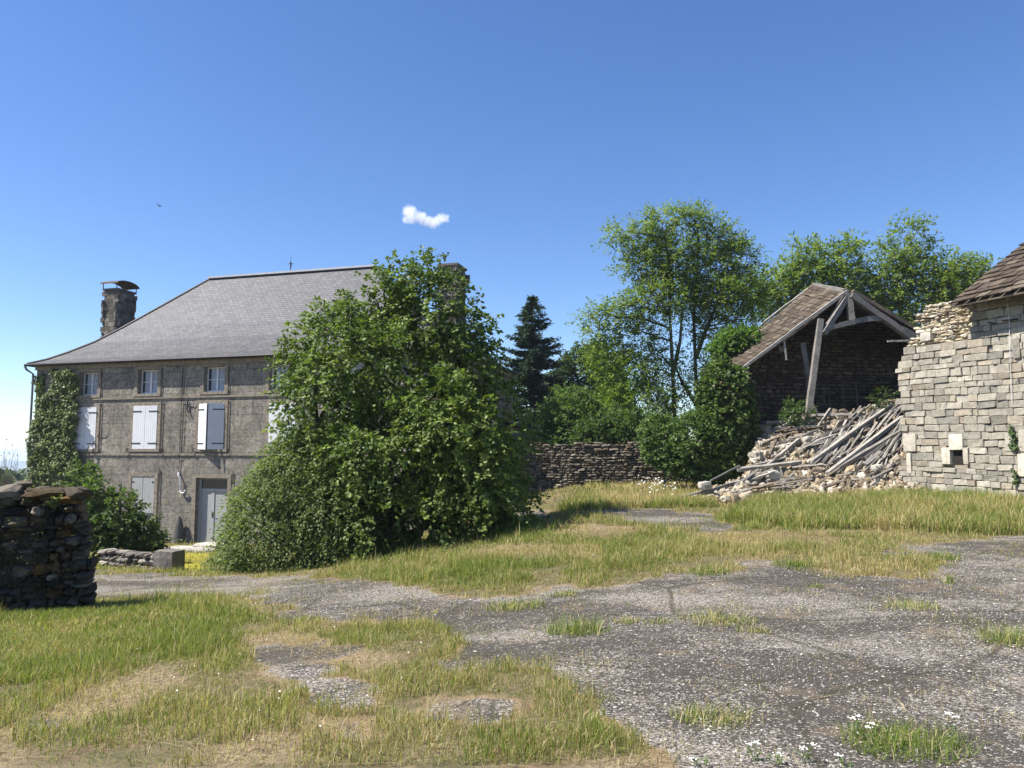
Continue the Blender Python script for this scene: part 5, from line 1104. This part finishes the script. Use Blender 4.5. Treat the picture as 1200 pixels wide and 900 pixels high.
# elder sprout in the rubble, ivy strip on the pale barn, fern on the near wall
sp = LB(25.6, [(930, 482, 9, 11), (925, 488, 8, 6), (940, 486, 6, 6)])
tree('elder_shoot', 'small dark leafy shoot growing from the rubble left of the leaning post', 'shoot', P(930, 496, 25.6), sp, [[P(930, 497, 25.6), P(930, 486, 25.6), P(929, 474, 25.6)]], dict(n=60, per=9, ln=.13, wd=.07, cols=[(.07, .11, .035)], L=.3, droop=.2, shell=.2, inner=0), 'leaf', tr=.015, twigs=12, trunk_name='stem')
sp = LB(25.8, [(1036, 468, 10, 6), (1030, 472, 8, 5)])
tree('bramble_shoot', 'dark bramble tuft on top of the rubble against the pale barn', 'shoot', P(1034, 476, 25.8), sp, [[P(1034, 478, 25.8), P(1034, 466, 25.8)]], dict(n=36, per=9, ln=.12, wd=.06, cols=[(.06, .09, .03)], L=.3, droop=.3, shell=.2, inner=0), 'leaf', tr=.012, twigs=10, trunk_name='stem')
def pl_w(a, b): s_, z_ = WP(a, b); return W3(s_, z_, -.02)
pl_w.out = np.array([*WN, 0])
t = thing('ivy', 'thin strip of ivy on the pale barn wall beside its blocked doorway', 'ivy', pl_w(1191, 560)); mb = MB()
cover(mb, [(1184, 500), (1190, 498), (1194, 526), (1192, 530), (1187, 522)], pl_w, 130, .07, .06, [(.10, .14, .05), (.08, .12, .04)], .06); cover(mb, [(1190, 552), (1193, 550), (1196, 568), (1192, 570)], pl_w, 50, .07, .06, [(.10, .14, .05)], .06); mb.build('foliage', M['leaf'], t, uv=False)
mb = MB(); mb.tube([pl_w(1193, 575), pl_w(1193, 540), pl_w(1188, 505)], .01, 4); mb.build('stem', M['bark'], t, uv=False)
def small_plant(name, label, cat, base, n, h, ln, wd, col, group=None):
    t = thing(name, label, cat, base, group); mb = MB(); b = MB()
    for _ in range(n):
        a_ = rng.uniform(0, 6.28); tip = base+np.array([math.cos(a_)*h*.6, math.sin(a_)*h*.6, h*rng.uniform(.4, 1.1)]); c_ = curve(base, tip, .15, 7, .03); b.tube(c_, .0035, 3, cap=False)
        pp = np.repeat(c_[1:], 2, 0); d = tip-base; s_ = np.cross(d, [0, 0, 1.]); s_ /= np.linalg.norm(s_)+1e-9; sg = np.tile([1, -1], 6)[:, None]
        add_leaves(mb, pp, np.array([0, -.3, 1.])+rng.normal(0, .2, (12, 3)), s_*sg+d/np.linalg.norm(d)*.5, ln*np.repeat(np.linspace(1.1, .4, 6), 2), wd, palette(12, [col], None, .15))
    mb.build('fronds' if cat == 'fern' else 'leaves', M['leaf'], t, uv=False); b.build('stem', M['leaf'] if False else M['paleb'], t, uv=False)
fb = P(64, 597, c0[1]-.18); small_plant('wall_fern', 'small bright fern rooted in the front of the near dry stone wall', 'fern', fb, 7, .2, .06, .022, (.28, .36, .06))
fb = P(34, 590, c0[1]-.3); small_plant('wall_fern', 'smaller fern left of the bright one on the near dry stone wall', 'fern', fb, 5, .13, .045, .018, (.16, .24, .06))

# far woods, hill, twiggy shrub beyond the left end of the house
mb = MB(); n = 5000; px_ = rng.uniform(-260, 60, n); Yq = rng.uniform(120, 170, n); top = 553+6*fbm(px_*.05, px_*0, 3)
pts = np.array([P(a, t_+rng.uniform(0, 34), y_) for a, t_, y_ in zip(px_, top, Yq)])
add_leaves(mb, pts, rng.normal(0, .5, (n, 3))+[0, -.4, .8], rng.normal(0, 1, (n, 3)), rng.uniform(1.0, 2.2, n), 1.3, palette(n, [(.055, .085, .025), (.075, .11, .035), (.045, .07, .022)], None, .2))
o = mb.build('woodland', M['leaf'], uv=False); tag(o, 'far off green woodland beyond the near wall at the left edge', 'woodland', kind='stuff')
mb = MB(); hx_ = np.linspace(-5200, 400, 70); V = []
for k, (yy, fr_) in enumerate(((3300, 0), (3700, .75), (4100, 1.0), (5200, .3))):
    for x_ in hx_: hgt_ = 20+95*fbm(np.array(x_*.0013), np.array(1.7), 3, 4); V.append([x_*(1+k*.05), yy, -165+(hgt_*.9+52)*fr_])
nn_ = len(hx_); mb.add(V, [[k*nn_+i, k*nn_+i+1, (k+1)*nn_+i+1, (k+1)*nn_+i] for k in range(3) for i in range(nn_-1)])
o = mb.build('hills', plain('far_forest', (.05, .075, .035), .95, .4, .01, spec=0), smooth=True, uv=False); o['kind'] = 'structure'; o['label'] = 'low wooded hills on the horizon'
ts_ = P(3, 560, 26); b = np.array([ts_[0], 26, gz(ts_[0], 26)]); t = thing('bare_shrub', 'thin twiggy nearly leafless shrub at the left edge beyond the near wall', 'shrub', b); bk = MB(); lf = MB()
for _ in range(26):
    e_ = P(rng.uniform(-22, 22), rng.uniform(515, 548), 26+rng.uniform(-.8, .8)); c_ = curve(b, e_, .05, 7, .04); bk.tube(c_, np.linspace(.014, .004, 7), 4, cap=False)
    add_leaves(lf, c_[4:]+rng.normal(0, .06, (3, 3)), rnd3(3), rnd3(3), .07, .05, palette(3, [(.14, .10, .07), (.17, .12, .09)]))
bk.build('stem', M['paleb'], t, uv=False); lf.build('leaves', M['leaf'], t, uv=False)

# ------------------------------------------------------------------ tufts on the tarmac, yarrow, daisies
def tuft(px_, py_, r_, h, n, green, label, name='grass_tuft'):
    c_ = G(px_, py_); a_ = rng.uniform(0, 6.28, n); q = r_*.8*rng.uniform(0, 1, n)**.65; X = c_[0]+np.cos(a_)*q*1.2; Y = c_[1]+np.sin(a_)*q*.9
    C = np.where((rng.uniform(0, 1, n) < green)[:, None], GREEN*1.1, STRAW)*rng.uniform(.7, 1.25, n)[:, None]
    V, Q, T, Cc = blades(X, Y, h*.85*rng.uniform(.3, 1.25, n), .0025+.0005*c_[1], C, .95); o_ = c_.copy()
    mb = MB(); mb.v = [V]; mb.c = [Cc]; mb.f4 = [Q]; mb.f3 = [T]; mb.n = len(V); mb.col = True
    tag(mb.build(name, M['grass'], off=o_, uv=False), label, 'grass tuft', 'grass tufts standing on the tarmac')
for a in ((676, 742, .30, .20, 420, .75, 'upright green tuft standing alone in the middle of the tarmac'), (604, 713, .35, .14, 380, .55, 'low wide tuft at the tarmac edge left of the upright middle tuft'),
          (842, 728, .38, .12, 380, .45, 'straggly tuft with a flower head on the tarmac right of the middle tuft'), (884, 741, .17, .08, 150, .3, 'tiny yellowish tuft just right of the straggly one'),
          (735, 729, .16, .07, 120, .3, 'tiny dry tuft between the middle tuft and the straggly one'), (772, 731, .15, .07, 110, .6, 'very small tuft beside the tiny dry one'), (1068, 712, .30, .10, 300, .35, 'flat windblown tuft with straw toward the right of the tarmac'),
          (1188, 752, .33, .17, 420, .7, 'green and brown tuft at the right edge of the picture'), (833, 843, .26, .10, 360, .5, 'half dried tuft in the right foreground gravel'), (1062, 875, .36, .12, 900, .8, 'thick round tuft closest to the camera at the lower right'),
          (1114, 684, .08, .16, 40, .8, 'single thin weed stalk near the far right grass edge'), (934, 664, .35, .14, 400, .8, 'green tuft on the far edge of the tarmac in front of the rubble'), (830, 672, .30, .14, 340, .8, 'green tuft where the tarmac begins below the yard wall'),
          (660, 698, .22, .10, 160, .5, 'small tuft at the upper left rim of the tarmac'), (955, 689, .10, .09, 70, .7, 'isolated little weed on the dark tarmac'), (1105, 655, .28, .16, 260, .8, 'green tuft at the upper right rim of the tarmac')):
    tuft(*a)
for px_, py_, h, lab in ((884, 893, .10, 'yarrow with a cream head, tallest in the lower right corner row'), (908, 896, .06, 'short yarrow just right of the tallest yarrow'), (941, 893, .09, 'yarrow with two cream heads in the bottom row'), (822, 899, .045, 'yarrow at the left end of the bottom row'),
                    (1024, 874, .10, 'yarrow with a white head left of the thick round tuft'), (1001, 866, .13, 'leaning yarrow behind the left side of the thick round tuft'), (1112, 866, .14, 'yarrow with white heads right of the thick round tuft'), (990, 900, .05, 'tiny yarrow at the bottom edge')):
    c_ = G(px_, py_); t = thing('yarrow_plant', lab, 'wildflower', c_, 'yarrows in the lower right foreground'); st_ = MB(); fl = MB(); lv = MB()
    for k in range(2 if h > .07 else 1):
        fl = MB(); tip = c_+np.array([rng.uniform(-.05, .05), rng.uniform(-.03, .03), h*rng.uniform(.8, 1.1)]); st_.tube(curve(c_, tip, .03, 5, .05), .0018, 4, C=(.14, .2, .06))
        for q in range(16):
            e = tip+np.array([rng.normal(0, .011), rng.normal(0, .011), rng.normal(0, .003)]); an = np.linspace(0, 6.28, 6)[:-1]
            fl.add([e+[.0045*math.cos(x), .0045*math.sin(x), 0] for x in an]+[e+[0, 0, .003]], [[i_, (i_+1) % 5, 5] for i_ in range(5)])
        fl.build('flower_head', M['cream'], t, uv=False)
    m_ = 26; ah = rng.uniform(0, 6.28, m_); add_leaves(lv, c_+np.stack([np.cos(ah)*.02, np.sin(ah)*.02, rng.uniform(0, h*.7, m_)], 1), rnd3(m_)+[0, 0, 1], np.stack([np.cos(ah), np.sin(ah), np.full(m_, .6)], 1), .03, .007, palette(m_, [(.12, .19, .05)]))
    st_.build('stem', M['grass'], t, uv=False); lv.build('leaves', M['grass'], t, uv=False)
# ox-eye daisies and clover in the grass
def flowers(name, label, poly, n, h, r_, dens=1):
    poly = np.array(poly); px_ = rng.uniform(poly[:, 0].min(), poly[:, 0].max(), n); py_ = rng.uniform(poly[:, 1].min(), poly[:, 1].max(), n); m = inpoly(px_, py_, poly); mb = MB()
    for a_, b_ in zip(px_[m], py_[m]):
        c_ = G(a_, b_); z_ = c_[2]+h*rng.uniform(.6, 1.2); e = np.array([c_[0], c_[1], z_]); q = r_*rng.uniform(.6, 1.2); an = np.linspace(0, 6.28, 7)[:-1]; tl = rng.normal(0, .35, 2)
        mb.add([e+[q*math.cos(x), q*math.sin(x), q*(math.cos(x)*tl[0]+math.sin(x)*tl[1])-.0] for x in an]+[e+[0, 0, q*.35]], [[i_, (i_+1) % 6, 6] for i_ in range(6)])
    tag(mb.build(name, M['cream'], uv=False), label, 'flowers', kind='stuff')
flowers('daisies', 'white wild daisies among the tall grass before the yard wall', [(745, 568), (790, 562), (800, 575), (790, 592), (750, 588)], 150, .42, .035)
flowers('clover_flowers', 'tiny white clover flowers sprinkled through the short grass', [(150, 690), (560, 660), (800, 640), (1000, 620), (1000, 640), (720, 670), (480, 790), (420, 880), (250, 880), (150, 760)], 240, .05, .007)

# ------------------------------------------------------------------ bird and cloud
bd = P(186, 241, 60); mb = MB(); mb.tube([bd+[-.05, .06, .02], bd+[0, 0, 0], bd+[.16, -.05, -.05], bd+[.26, -.08, -.06]], [.02, .06, .05, .01], 6)
o = mb.build('bird', M['iron'], off=bd, uv=False, smooth=True); tag(o, 'tiny dark bird flying high in the sky left of the small white cloud', 'bird')
for sg in (-1, 1):
    m = MB(); m.add([bd+[0, 0, .03], bd+[.1, -.02, .0], bd+np.array([-.1, sg*.3, .16]), bd+np.array([-.02, sg*.12, .12]), bd+[.05, 0, .05]], [[0, 1, 2], [0, 2, 3], [1, 4, 2]]); m.build('wing', M['iron'], o, uv=False)
def m_cloud(pts):
    t = NT('cloud'); v = t.vec(); s_ = None
    wn = t.n('ShaderNodeTexNoise', {'Vector': v, 'Scale': .055, 'Detail': 5., 'Roughness': .6}).outputs['Color']
    vd = t.n('ShaderNodeVectorMath', {0: v, 1: wn}, operation='ADD').outputs[0]
    wv_ = t.n('ShaderNodeVectorMath', {0: wn, 1: (.5, .5, .5)}, operation='SUBTRACT').outputs[0]; wv_ = t.n('ShaderNodeVectorMath', {0: wv_, 'Scale': 15.}, operation='SCALE').outputs[0]
    vd = t.n('ShaderNodeVectorMath', {0: v, 1: wv_}, operation='ADD').outputs[0]
    for (p, r_) in pts:
        d_ = t.n('ShaderNodeVectorMath', {0: vd, 1: tuple(p)}, operation='DISTANCE').outputs['Value']; g_ = t.n('ShaderNodeMapRange', {0: d_, 1: 0., 2: r_*1.5, 3: 1., 4: 0.}, interpolation_type='SMOOTHSTEP').outputs[0]
        s_ = g_ if s_ is None else t.math('MAXIMUM', s_, g_)
    dn = t.math('MULTIPLY', t.math('MAXIMUM', t.math('SUBTRACT', t.math('MULTIPLY', s_, 1.55), t.math('MULTIPLY', t.noise(.11, v, 6, .75), 1.7)), 0.), .14)
    vol = t.n('ShaderNodeVolumePrincipled', {'Color': (.97, .97, 1, 1), 'Density': dn, 'Anisotropy': .3}); t.t.links.new(vol.outputs[0], t.out.inputs['Volume']); return t.m
YC = 1500.; cc = P(500, 254, YC); mp = YC/FOC
def cl(cx, cy, r_): p = P(460+cx/15, 230+cy/15, YC)-cc; return (p, r_/15*mp)
cm = MB(); tv, tf = _cube_tmpl(4); r2_ = np.linalg.norm(tv, axis=1)[:, None]; cm.add(tv/r2_*np.array([48*mp, 34*mp, 34*mp])+cc, tf)
o = cm.build('cloud', m_cloud([cl(300, 270, 200), cl(340, 360, 190), cl(430, 370, 170), cl(520, 390, 170), cl(610, 440, 165), cl(700, 465, 165), cl(780, 440, 150), cl(860, 390, 150), cl(930, 390, 120), cl(230, 420, 100)]), off=cc, uv=False); tag(o, 'single small white puffy cloud alone in the blue sky', 'cloud')

# ------------------------------------------------------------------ the air
hz = MB(); hz.box([-6500, -80, -175], [13000, 0, 0], [0, 6700, 0], [0, 0, 192])
t = NT('air'); vol = t.n('ShaderNodeVolumePrincipled', {'Color': (.72, .84, 1, 1), 'Density': .00028, 'Anisotropy': .2}); t.t.links.new(vol.outputs[0], t.out.inputs['Volume'])
o = hz.build('haze', t.m, uv=False); tag(o, 'thin summer haze lying over the yard and the distant hills', 'haze', kind='stuff')

t = thing('wall_weeds', 'sparse dark small leaved weeds rooted in the shaded face of the near dry stone wall', 'weeds', [pB[0]-.6, pB[1]-.3, zb(LW-.6)])
mb = MB(); n = 2600; ss_ = rng.uniform(LW-2.6, LW-.1, n); zz_ = np.array([zb(q) for q in ss_])+rng.uniform(0, 1, n)**1.6*1.25; aw = (pB-pA)/LW; nw = np.array([aw[1], -aw[0]])
m_ = fbm(ss_*2.2, zz_*2.2, 88, 3) > .5; ss_, zz_ = ss_[m_], zz_[m_]; n = len(ss_); pp = np.stack([pA[0]+aw[0]*ss_, pA[1]+aw[1]*ss_, zz_], 1)+np.array([*nw, 0])*rng.uniform(.02, .14, (n, 1))
add_leaves(mb, pp, np.array([*nw, .5])+rng.normal(0, .5, (n, 3)), rng.normal(0, .6, (n, 3))-[0, 0, .5], rng.uniform(.02, .05, n), .022, palette(n, [(.06, .085, .025), (.08, .07, .035), (.10, .075, .04)], None, .2)); mb.build('leaves', M['leaf'], t, uv=False)
